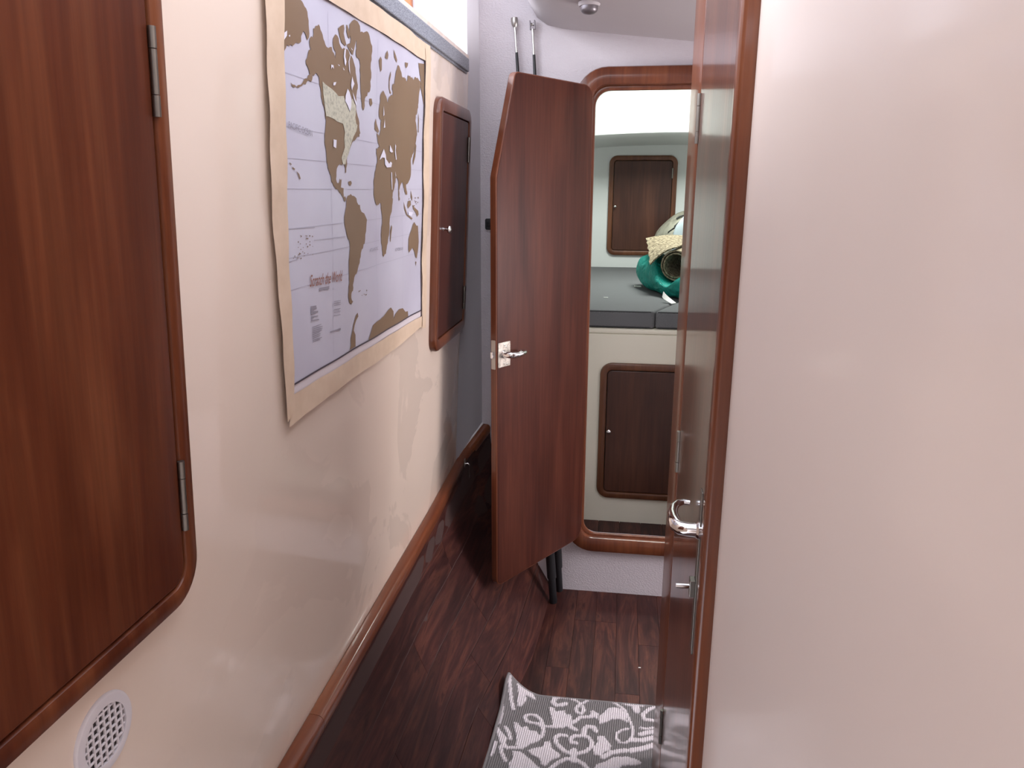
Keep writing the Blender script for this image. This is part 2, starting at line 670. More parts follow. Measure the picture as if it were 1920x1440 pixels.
tag(o, 'white partition behind the right hand door frame', kind='structure')

# floor: base board and separate planks
fl = box('floor', -0.42, -1.15, -0.06, 1.5, DB, -0.006, 'seam')
tag(fl, 'dark wood plank floor of the walkway', kind='structure')
PW = 0.0745


def xb(y):
    return float(np.interp(y, [0.5, 1.0, 1.8, 2.0, 2.2, 2.65], [-0.335, -0.33, -0.31, -0.275, -0.242, -0.222]))


col_i = 0
x = -0.345
plank_cache = {}
while x < 0.62:
    y = 1.15 - random.random() * 0.5
    first = x < -0.2
    ends = [0.9]
    yy = 0.9 + random.uniform(0.3, 0.8)
    while yy < DB - 0.05:
        ends.append(yy)
        yy += random.choice([0.55, 0.75, 0.92])
    if abs(x + 0.345 - 4 * PW) < 0.01 or abs(x + 0.345 - 3 * PW) < 0.01:
        ends = [0.9, 1.6, 2.44]
    ends.append(DB - 0.001)
    for a, b in zip(ends[:-1], ends[1:]):
        bm = box_bm(0.0003, 0.0003, -0.006, PW - 0.0003, b - a - 0.0003, 0.0, 0.0005, 1)
        p = link('plank', from_bm('plank', bm), 'plank', smooth=False)
        p.location = (x, a, 0)
        adopt(p, fl)
    x += PW

# hull side: planked slope rising from the floor to the rail
hull = empty('wall_hull')
tag(hull, 'steep dark planked hull side between floor and rail', kind='structure')


def rail_path(y):
    z = float(np.interp(y, [0.3, 1.03, 2.05, 2.50, 2.64], [0.523, 0.536, 0.557, 0.583, 0.660]))
    x_ = float(np.interp(y, [0.3, 2.50, 2.64], [0.0, 0.0, 0.058]))
    return wall_x(z) + x_, z


def slope_pt(y, t):
    x1, z1 = rail_path(y)
    x1 += 0.026
    z1 -= 0.022
    x0 = xb(y)
    bulge = -0.055 * 4 * t * (1 - t) * (0.55 + 0.6 * t)
    return (x0 + (x1 - x0) * t + bulge, y, z1 * t - 0.004 * (1 - t))


def slope_patch(name, y0, y1, t0, t1, mat, lift, parent, bev=0.0):
    ny = max(2, int((y1 - y0) / 0.12) + 1)
    nt = 5
    verts, faces = [], []
    for i in range(ny + 1):
        for j in range(nt + 1):
            y = y0 + (y1 - y0) * i / ny
            t = t0 + (t1 - t0) * j / nt
            p = Vector(slope_pt(y, t))
            verts.append(tuple(p + Vector((0.9, 0, 0.42)) * lift))
    for i in range(ny):
        for j in range(nt):
            a = i * (nt + 1) + j
            faces.append((a, a + nt + 1, a + nt + 2, a + 1))
    base = len(verts)
    edge = [(0, j) for j in range(nt + 1)] + [(i, nt) for i in range(1, ny + 1)] + [(ny, j) for j in range(nt - 1, -1, -1)] + [(i, 0) for i in range(ny - 1, 0, -1)]
    for i, j in edge:
        p = Vector(verts[i * (nt + 1) + j]) - Vector((0.9, 0, 0.42)) * 0.005
        verts.append(tuple(p))
    ne = len(edge)
    for q in range(ne):
        a, b = edge[q], edge[(q + 1) % ne]
        faces.append((a[0] * (nt + 1) + a[1], base + q, base + (q + 1) % ne, b[0] * (nt + 1) + b[1]))
    return obj(name, verts, faces, mat, parent)


slope_patch('backing', 0.7, DB - 0.001, 0.0, 1.0, 'seam', -0.0005, hull)
rows = [0.0, 0.155, 0.325, 0.50, 0.675, 0.85, 1.0]
for r in range(6):
    ends = [0.7]
    yy = 0.7 + random.uniform(0.25, 0.9)
    while yy < DB - 0.2:
        ends.append(yy)
        yy += random.choice([0.7, 0.95])
    ends.append(DB - 0.002)
    for a, b in zip(ends[:-1], ends[1:]):
        slope_patch('plank', a + 0.0006, b - 0.0006, rows[r] + 0.003, rows[r + 1] - 0.003, 'plank', 0.0022, hull)


# wooden rail capping the hull side
def rail(name, ya, yb, parent=None):
    n = max(2, int((yb - ya) / 0.05))
    sec = rrect(0, -0.036, 0.030, 0.0, [0.006, 0.010, 0.012, 0.004], 4)
    loops = []
    for i in range(n + 1):
        y = ya + (yb - ya) * i / n
        x_, z_ = rail_path(y)
        loops.append([(x_ + a * 1.0, y, z_ + b - 0.10 * a) for a, b in sec])
    # rounded end
    c = np.mean(loops[-1], axis=0)
    if yb > 2.6:
        loops.append([tuple(c + (np.array(p) - c) * 0.7 + np.array([0, 0.006, 0])) for p in loops[-1]])
    v, f = loops_mesh(loops, True, True)
    return obj(name, v, f, 'wood_rail', parent)


t3 = empty('trim_3')
tag(t3, 'varnished wooden rail capping the planked hull side', kind='structure')
rail('rail_length', 0.6, 1.165, t3)
rail('rail_length', 1.166, 2.535, t3)
rail('rail_length', 2.536, 2.64, t3)
pts = []
for i in range(12):
    y = 2.50 + 0.14 * i / 11
    x_, z_ = rail_path(y)
    pts.append((x_ + 0.001, y, z_ + 0.001))
tube('sealant', pts, 0.0035, 'caulk', t3, n=8)

# saloon beyond the countertop: window opening in the wing wall
w1 = empty('window_1', mat_axes((0, 2.449, 0), (1, 0, 0), (0, 0, 1), (0, -1, 0)))
tag(w1, 'orange wooden window frame in the white wall above the countertop', kind='structure')
frame_ring('window_frame', -1.35, 1.94, -0.662, 2.55, 0.015, 0.034, 0.02, 'wood_orange', w1, b=0.004)
panel('window_pane', rrect(-1.32, 1.97, -0.69, 2.52, 0.005, 2), 0.001, 0.006, plain('dark_window_glass', (0.06, 0.05, 0.06), 0.08), w1, b=0)

# ------------------------------------------------------------------ cabin beyond the doorway
YB, YW = 3.086, 4.919
fc = box('floor_cabin', -0.8, DB + 0.03, 0.05, 1.3, YB, 0.094, 'seam')
tag(fc, 'dark plank floor inside the cabin doorway', kind='structure')
x = -0.33
while x < 0.7:
    bm = box_bm(0.0006, 0.0, -0.006, 0.0894, YB - DB - 0.031, 0.0, 0.0008, 1)
    p = link('plank', from_bm('plank', bm), 'plank', smooth=False)
    p.location = (x, DB + 0.03, 0.1)
    adopt(p, fc)
    x += 0.09
o = box('wall_cabin_back', -0.8, YW, 0.0, 1.3, YW + 0.04, 2.3, 'cabin_white')
tag(o, 'pale wall at the far end of the cabin behind the berth', kind='structure')
o = box('wall_cabin_left', -0.84, DB + 0.03, 0.0, -0.8, YW, 2.3, 'cabin_white')
tag(o, 'pale left side wall of the cabin', kind='structure')
o = box('wall_cabin_right', 1.3, DB + 0.03, 0.0, 1.34, YW, 2.3, 'cabin_white')
tag(o, 'pale right side wall of the cabin', kind='structure')
# overhead: arched soffit, then the bright face sweeping up to the deckhead
verts, faces = [], []
xs = np.linspace(-0.8, 1.3, 22)
pr = [(YW, 1.755, 1.0), (4.75, 1.764, 1.0), (4.56, 1.779, 1.0), (4.515, 1.787, 1.0), (4.50, 1.80, 1.0), (4.485, 1.95, .6), (4.46, 2.10, .2), (4.40, 2.22, 0), (4.30, 2.29, 0), (4.15, 2.31, 0)]
for x in xs:
    arch = 0.012 - 0.055 * ((x - 0.28) / 0.9) ** 2
    for y, z, k in pr:
        verts.append((x, y, z + arch * k))
np_ = len(pr)
for i in range(len(xs) - 1):
    for j in range(np_ - 1):
        a = i * np_ + j
        faces.append((a, a + 1, a + np_ + 1, a + np_))
o = obj('ceiling_cabin', verts, faces, 'cabin_white')
tag(o, 'white curved overhead at the head of the berth', kind='structure')
o = plate_with_hole('ceiling_deckhead', [(-0.84, DB + 0.03), (1.34, DB + 0.03), (1.34, 4.2), (-0.84, 4.2)], rrect(0.03, 3.58, 0.57, 4.12, 0.05), 0, 1, 'cabin_white')
for v in o.data.vertices:
    v.co = Vector((v.co.x, v.co.z, 2.30 + v.co.y * 0.03))
tag(o, 'white cabin deckhead with the square hatch opening', kind='structure')

berth = empty('berth', Matrix.Translation((0.25, YB, 0.1)))
tag(berth, 'cream painted berth platform across the cabin', 'berth')
adopt(box('front_panel', -0.79, YB + 0.001, 0.06, 1.29, YB + 0.02, 0.928, 'cabin_cream', bevel=0.002), berth)
adopt(box('top_lip', -0.79, YB + 0.001, 0.928, 1.29, YB + 0.05, 0.950, 'cabin_cream', bevel=0.008, seg=3), berth)
adopt(box('platform', -0.79, YB + 0.05, 0.915, 1.29, YW - 0.005, 0.945, 'cabin_cream'), berth)


def cushion(x0, x1, x0b, x1b, label):
    c = empty('berth_cushion', Matrix.Translation(((x0 + x1) / 2, YB + 0.01, 0.95)))
    tag(c, label, 'cushion', 'grey berth cushions')
    bm = box_bm(0, YB + 0.012, 0.9505, 1, YW - 0.008, 1.024)
    for v in bm.verts:
        far = v.co.y > YB + 0.5
        v.co.x = (x1b if far else x1) if v.co.x > 0.5 else (x0b if far else x0)
    bmesh.ops.bevel(bm, geom=bm.edges[:], offset=0.012, segments=3, profile=0.5, affect='EDGES')
    adopt(link('cushion_body', from_bm('cushion_body', bm), 'cushion'), c)
    for zz in (1.0195, 0.957):
        yy = YB + 0.0145
        adopt(tube('piping', [(x0 + 0.012, yy, zz), ((x0 + x1) / 2, yy - .0005, zz), (x1 - 0.012, yy, zz)], 0.0026, 'piping', n=8), c)
    return c


cushion(-0.78, 0.134, -0.78, 0.80, 'dark grey berth cushion, left of the seam')
cushion(0.138, 1.28, 0.804, 1.28, 'dark grey berth cushion in front of the teal sack, right of the seam')


# ------------------------------------------------------------------ lockers
def hinge_on(parent, x, y, z, ln, mat='brass_dull', r=0.005):
    h = tube('hinge', [(x, y - ln / 2, z), (x, y - ln * .26, z)], r, mat, parent, n=10)
    tube('hinge_knuckle', [(x, y - ln * .25, z), (x, y + ln * .25, z)], r * 0.93, mat, h, n=10)
    tube('hinge_knuckle', [(x, y + ln * .26, z), (x, y + ln / 2, z)], r, mat, h, n=10)
    return h


def knob_on(parent, x, y, z, r=0.011, mat='chrome'):
    k = lathe('knob', [(r * .55, 0), (r * .55, .002), (r * .33, .004), (r * .33, .011), (r * .8, .014), (r, .018), (r * .9, .022), (r * .45, .0245), (0.0005, .025)], mat, parent, n=16)
    k.location = (x, y, z)
    return k


def locker(mw, x0, y0, x1, y1, r, w, h, mats, label, hinge_side=1, hinge_ys=(), knob=None, hinge_len=0.07, hr=0.005, knob_r=0.011):
    lk = empty('locker', mw)
    tag(lk, label, 'locker')
    frame_ring('frame', x0, y0, x1, y1, r, w, h, mats[0], lk, b=min(0.007, w * .25))
    panel('recess', rrect(x0 + w * .6, y0 + w * .6, x1 - w * .6, y1 - w * .6, max(r - w * .6, .004)), 0.0005, h - 0.010, 'gap', lk, b=0)
    g = 0.0022
    d = panel('door', rrect(x0 + w + g, y0 + w + g, x1 - w - g, y1 - w - g, max(r - w - g, 0.006)), 0.001, h - 0.003, mats[1], lk, b=0.0025)
    for hy in hinge_ys:
        hinge_on(d, (x1 - w) if hinge_side > 0 else (x0 + w), hy, h, hinge_len, r=hr)
    if knob:
        knob_on(d, knob[0], knob[1], h - 0.003, knob_r)
    return lk


zl = wy
# big locker at the left edge of the picture
ya, za = on_left((330, 480))
hy0 = np.mean([on_left((231, 45))[1], on_left((247, 212))[1]])
hy1 = np.mean([on_left((311, 858))[1], on_left((322, 990))[1]])
locker(LW, 0.28, zl(1.008), 0.803, zl(1.93), 0.052, 0.026, 0.020, ('wood', 'wood'),
       'large reddish wooden locker door on the left wall above the round vent', 1, (zl(hy0), zl(hy1)), hinge_len=0.088, hr=0.0042)
# small locker beyond the map
locker(LW, 2.035, zl(1.050), 2.452, zl(1.738), 0.045, 0.036, 0.020, ('wood_frame', 'wood_door'),
       'tall narrow wooden locker on the left wall beyond the map', 1, (zl(1.62), zl(1.16)), (2.105, zl(1.393)), hinge_len=0.075)
# low locker in the berth front
BF = mat_axes((0, YB, 0), (1, 0, 0), (0, 0, 1), (0, -1, 0))
locker(BF, -0.075, 0.212, 0.335, 0.808, 0.05, 0.030, 0.016, ('wood_dark_frame', 'wood_dark'),
       'low dark wooden locker in the cream berth front', 1, (0.7, 0.32), (-0.031, 0.517), hinge_len=0.06, knob_r=0.010)
# upper locker at the back of the cabin
CB = mat_axes((0, YW, 0), (1, 0, 0), (0, 0, 1), (0, -1, 0))
locker(CB, -0.105, 1.099, 0.311, 1.706, 0.05, 0.030, 0.016, ('wood_dark_frame', 'wood_dark'),
       'dark wooden locker on the far cabin wall above the berth', 1, (1.60, 1.22), (-0.06, 1.40), hinge_len=0.06, knob_r=0.008)

# ------------------------------------------------------------------ door_1: open door with a clipped corner
U = Vector((-0.522, -0.853, 0)).normalized()
HN = Vector((-0.113, 2.608, 0))
NF = Vector((U.y, -U.x, 0)) * -1
NF = Vector((-U.y, U.x, 0))
if NF.x < 0:
    NF = -NF
# local x runs from the free edge to the hinge so that x cross z(up) faces the walkway
DWID = 0.482
D1 = mat_axes(HN + U * DWID, -U, (0, 0, 1), NF)
door1 = empty('door_1', D1)
tag(door1, 'open varnished wooden door with a clipped upper corner, hinged on the cabin doorway', kind='structure')
out = rounded_poly([(0, 0.245), (DWID, 0.245), (DWID, 1.825), (0.085, 1.825), (0.0, 1.535)], [0.030, 0.055, 0.055, 0.022, 0.05])
TH = 0.024
panel('door_lipping', out, -TH, -0.0004, 'wood_frame', door1, b=0.003)
ins = rounded_poly([(0.0035, 0.2485), (DWID - .0035, 0.2485), (DWID - .0035, 1.8215), (0.0870, 1.8215), (0.0035, 1.5345)], [0.027, 0.052, 0.052, 0.020, 0.048])
panel('door_panel', ins, -0.003, 0.0006, 'wood_door', door1, b=0.0008)
# lock plate and lever
zl_ = 1.017
pl = panel('lock_plate', rrect(0.006, zl_ - 0.040, 0.062, zl_ + 0.036, 0.002, 2), 0.0006, 0.0026, 'plate', door1, b=0.0006)
for sx, sy in ((0.034, 0.027), (0.034, -0.030), (0.046, -0.033), (0.042, 0.021)):
    lathe('screw', [(0.0035, 0), (0.0032, 0.0008), (0.0005, 0.0012)], 'steel', pl, n=10).location = (sx, zl_ + sy, 0.0026)
hd = tube('lever_handle', [(0.030, zl_, 0.002), (0.030, zl_, 0.018), (0.032, zl_, 0.028), (0.039, zl_, 0.035), (0.052, zl_, 0.039), (0.072, zl_, 0.040), (0.090, zl_, 0.038), (0.101, zl_, 0.032), (0.105, zl_, 0.022), (0.102, zl_, 0.012)],
          [0.0115, 0.0105, 0.0105, 0.0105, 0.0095, 0.0078, 0.0066, 0.0056, 0.005, 0.0045], 'chrome', door1, n=16)
lathe('rose', [(0.013, 0), (0.013, 0.003), (0.010, 0.006), (0.0005, 0.0062)], 'chrome', hd, n=18).location = (0.030, zl_, 0.0026)
EF = mat_axes((0, 0, 0), (0, 0, 1), (0, 1, 0), (-1, 0, 0))
ep = panel('latch_plate', rrect(-TH + .004, zl_ - 0.045, -0.004, zl_ + 0.045, 0.002, 2), -0.001, 0.0012, 'steel', door1, b=0.0004)
ep.matrix_local = EF
lb = panel('latch_bolt', rrect(-TH + .008, zl_ - 0.010, -0.008, zl_ + 0.010, 0.002, 2), 0.0012, 0.010, 'chrome', ep, b=0.001)
for hz in (0.45, 1.05, 1.62):
    hinge_on(door1, DWID + 0.003, hz, -0.012, 0.08, 'steel', 0.005)

# ------------------------------------------------------------------ door_2 on the right and its frame
XD = 0.130
RW = mat_axes((XD, 0, 0), (0, -1, 0), (0, 0, 1), (-1, 0, 0))   # local x = -Y, local z = into the walkway
Y0, Y1 = 0.966, 1.513
door2 = empty('door_2', RW)
tag(door2, 'closed glossy wooden door on the right, seen edge on', kind='structure')
panel('door_panel', rrect(-Y1 + .002, 0.07, -Y0 - .004, 1.978, 0.004, 2), -0.022, 0.0, 'wood_gloss', door2, b=0.0015)
for zc in (at_y((1301, 223), Y1)[2], at_y((1262, 846), Y1)[2], at_y((1233, 1361), Y1)[2]):
    h2 = hinge_on(door2, -Y1 + 0.001, zc, 0.0015, 0.088, 'brass_dull', 0.0052)
# handle: chrome loop lever
hz = 1.006
hx = -1.075
hb = tube('lever_handle', [(hx, hz, 0.0), (hx, hz, 0.018), (hx - .003, hz, 0.027), (hx - .012, hz, 0.033), (hx - 0.030, hz, 0.036), (hx - .055, hz, 0.037), (hx - .080, hz, 0.034), (hx - .098, hz, 0.027), (hx - .106, hz, 0.017), (hx - .104, hz, 0.006)],
          [0.0115, 0.0105, 0.0105, 0.0105, 0.0095, 0.008, 0.007, 0.006, 0.0052, 0.0045], 'chrome', door2, n=16)
lathe('rose', [(0.014, 0), (0.014, 0.003), (0.0105, 0.007), (0.0005, 0.0072)], 'chrome', hb, n=18).location = (hx, hz, 0.0)
lk2 = panel('lock_plate', rrect(hx - 0.012, 0.80, hx + 0.010, 1.07, 0.002, 2), 0.0, 0.0016, 'brass_dull', door2, b=0.0005)
bt = box('slide_bolt', hx - 0.010, 0.898, 0.0016, hx + 0.008, 0.925, 0.010, 'brass_dull', door2, bevel=0.001)
tube('bolt_knob', [(hx - 0.001, 0.912, 0.004), (hx - 0.001, 0.912, 0.030)], [0.0045, 0.0040], 'chrome', bt, n=10)
t2 = empty('trim_2')
tag(t2, 'varnished wooden frame round the right hand door', kind='structure')


def jamb(name, ya, yb, x0, x1, r_=0.007):
    sec = rrect(x0, ya, x1, yb, [r_, 0.001, 0.001, 0.007], 4)
    loops = [[(a, b, z) for a, b in sec] for z in (0.0, 0.5, 1.0, 1.5, 2.018)]
    v, f = loops_mesh(loops, True, True)
    me = mesh(name, v, f)
    o_ = link(name, me, 'wood_jamb', t2)
    return o_


M['wood_jamb'] = wood('mahogany_jamb', (0.10, 0.026, 0.011), (0.155, 0.046, 0.019), (0.24, 0.080, 0.033), axis=2, rough=0.30, coat=0.35)
jamb('near_jamb', 0.932, 0.964, 0.1185, 0.175)
jamb('far_jamb', 1.514, 1.755, 0.1294, 0.175, 0.001)
box('head_jamb', 0.1195, 0.934, 1.982, 0.175, 1.753, 2.018, 'wood_jamb', t2, bevel=0.003)

# ------------------------------------------------------------------ countertop
ct = empty('countertop', Matrix.Translation((-0.8, 1.4, 1.845)))
tag(ct, 'grey speckled laminate countertop edge above the left wall', 'countertop')
adopt(box('worktop', -1.35, 0.83, 1.848, -0.487, 2.438, 1.886, 'laminate', bevel=0.003), ct)
adopt(box('edge_underside', -1.3, 0.835, 1.842, -0.493, 2.432, 1.848, 'laminate'), ct)
cb = tube('black_cable', [(-0.60, 2.16, 1.889), (-0.56, 2.18, 1.895), (-0.527, 2.20, 1.908), (-0.522, 2.23, 1.905), (-0.53, 2.27, 1.889)], 0.003, 'black', n=8)
tag(cb, 'small dark cable loop lying on the grey countertop', 'cable')

# ------------------------------------------------------------------ vent
VC = (0.630, zl(0.927))
vent = empty('vent_grille', LW @ Matrix.Translation((VC[0], VC[1], 0)))
tag(vent, 'round white plastic vent grille with diamond mesh on the left wall', 'vent')
RO, RI = 0.0455, 0.0335
v, f = loops_mesh([[(r * math.cos(2 * math.pi * k / 48), r * math.sin(2 * math.pi * k / 48), h) for k in range(48)] for r, h in ((RO, 0.0), (RO, 0.002), (RO - .0015, .0042), (RI + .004, 0.0052), (RI, 0.0046), (RI, 0.0005))])
obj('rim', v, f, 'white_plastic', vent)
m_dark = plain('vent_recess', (0.10, 0.085, 0.085), 0.8)
v, f = loops_mesh([[(r * math.cos(2 * math.pi * k / 32), r * math.sin(2 * math.pi * k / 32), 0.0006) for k in range(32)] for r in (RI + .001, 0.001)], cap_last=True)
obj('recess', v, f, m_dark, vent)
for ang in (0, 90):
    for i in range(-3, 4):
        off = i * 0.0092
        hl = math.sqrt(RI * RI - off * off) if abs(off) < RI else 0
        if hl < 0.006:
            continue
        b = box('grille_bar', -hl, -0.0013, 0.0012, hl, 0.0013, 0.0040 if ang else 0.0036, 'white_plastic', vent, bevel=0.0005, seg=1)
        b.matrix_local = Matrix.Rotation(math.radians(ang), 4, 'Z') @ Matrix.Translation((0, off, 0))

# ------------------------------------------------------------------ world map taped to the wall
world_map = empty('world_map', LW)
tag(world_map, 'creased world map poster with bronze land taped to the left wall', 'poster')


def ripple(y, z):
    return (0.0016 * math.sin(9 * y + 3.1 * z) * math.sin(7 * z + 1.2) + 0.0012 * math.sin(23 * z + 4 * math.sin(5 * y)) * (0.4 + 0.6 * abs(math.sin(2.5 * y)))
            + 0.0009 * math.sin(31 * y + 9 * z))


def wrap_bm(bm, off, step=0.03):
    """cut a flat sheet along a grid and lay it on the rippled paper"""
    ysv = [v.co.x for v in bm.verts]
    zsv = [v.co.y for v in bm.verts]
    for ax, lo, hi in ((0, min(ysv), max(ysv)), (1, min(zsv), max(zsv))):
        k = math.ceil(lo / step)
        while k * step < hi:
            co = [0, 0, 0]
            no = [0, 0, 0]
            co[ax], no[ax] = k * step, 1
            bmesh.ops.bisect_plane(bm, geom=bm.verts[:] + bm.edges[:] + bm.faces[:], plane_co=co, plane_no=no, dist=1e-7)
            k += 1
    bmesh.ops.triangulate(bm, faces=[f_ for f_ in bm.faces if len(f_.verts) > 4])
    for v in bm.verts:
        v.co.z = off + ripple(v.co.x, v.co.y)


def sheet(name, pts, off, mat, parent, step=0.03):
    bm = bmesh.new()
    vv = [bm.verts.new((a, b, 0)) for a, b in pts]
    fc_ = bm.faces.new(vv)
    bmesh.ops.recalc_face_normals(bm, faces=[fc_])
    fc_.normal_update()
    if fc_.normal.z < 0:
        fc_.normal_flip()
    bmesh.ops.triangulate(bm, faces=[fc_])
    wrap_bm(bm, off, step)
    me = bpy.data.meshes.new(name)
    bm.to_mesh(me)
    bm.free()
    return link(name, me, mat, parent)


MY0, MY1, MZ0, MZ1 = 1.118, 1.918, 1.192, 1.803
paper = sheet('paper_sheet', [(MY0 - .012, zl(MZ0 - .022)), (MY1 + .012, zl(MZ0 - .022)), (MY1 + .012, zl(MZ1 + .012)), (MY0 - .012, zl(MZ1 + .012))], 0.0050, 'map_margin', world_map, 0.02)
sheet('ocean_print', [(MY0, zl(MZ0)), (MY1, zl(MZ0)), (MY1, zl(MZ1)), (MY0, zl(MZ1))], 0.0054, 'paper', world_map, 0.02)
lw_ = 0.0032
for a, b, c_, d in ((MY0, MZ0, MY1, MZ0 + lw_), (MY0, MZ1 - lw_, MY1, MZ1), (MY0, MZ0, MY0 + lw_, MZ1), (MY1 - lw_, MZ0, MY1, MZ1)):
    sheet('border_line', [(a, zl(b)), (c_, zl(b)), (c_, zl(d)), (a, zl(d))], 0.0066, 'map_border', world_map)

TILES = {'A': (500, 0, 7.2), 'B': (640, 0, 7.2), 'C': (500, 190, 7.2), 'D': (640, 190, 7.2), 'E': (500, 370, 7.2), 'F': (640, 370, 7.2), 'G': (500, 560, 6.0), 'H': (640, 540, 7.2)}


def tr(seq):
    """tile letter followed by points -> wall coordinates"""
    out_, t = [], None
    for s in seq:
        if isinstance(s, str):
            t = TILES[s]
        else:
            y, z = on_left((t[0] + s[0] / t[2], t[1] + s[1] / t[2]))
            out_.append((min(max(y, MY0 + .001), MY1 - .001), zl(min(max(z, MZ0 + .001), MZ1 - .002))))
    return out_


def clean(pts):
    o_ = [pts[0]]
    for p in pts[1:]:
        if math.hypot(p[0] - o_[-1][0], p[1] - o_[-1][1]) > 0.0006:
            o_.append(p)
    return o_


def jag(pts, amp=0.0030, step=0.009):
    """give a traced coast its small teeth"""
    o_ = []
    N = len(pts)
    for i in range(N):
        a, b = Vector(pts[i]), Vector(pts[(i + 1) % N])
        L = (b - a).length
        o_.append(tuple(a))
        k = int(L / step)
        nrm = Vector((-(b - a).y, (b - a).x)).normalized() if L > 0 else Vector((0, 0))
        for q in range(1, k + 1):
            o_.append(tuple(a + (b - a) * (q / (k + 1)) + nrm * random.uniform(-amp, amp)))
    return [(min(max(p[0], MY0 + .001), MY1 - .001), min(max(p[1], zl(MZ0 + .001)), zl(MZ1 - .002))) for p in o_]


def scaled(pts, d):
    c = Vector((sum(p[0] for p in pts) / len(pts), sum(p[1] for p in pts) / len(pts)))
    return [tuple(c + (Vector(p) - c) * d) for p in pts]


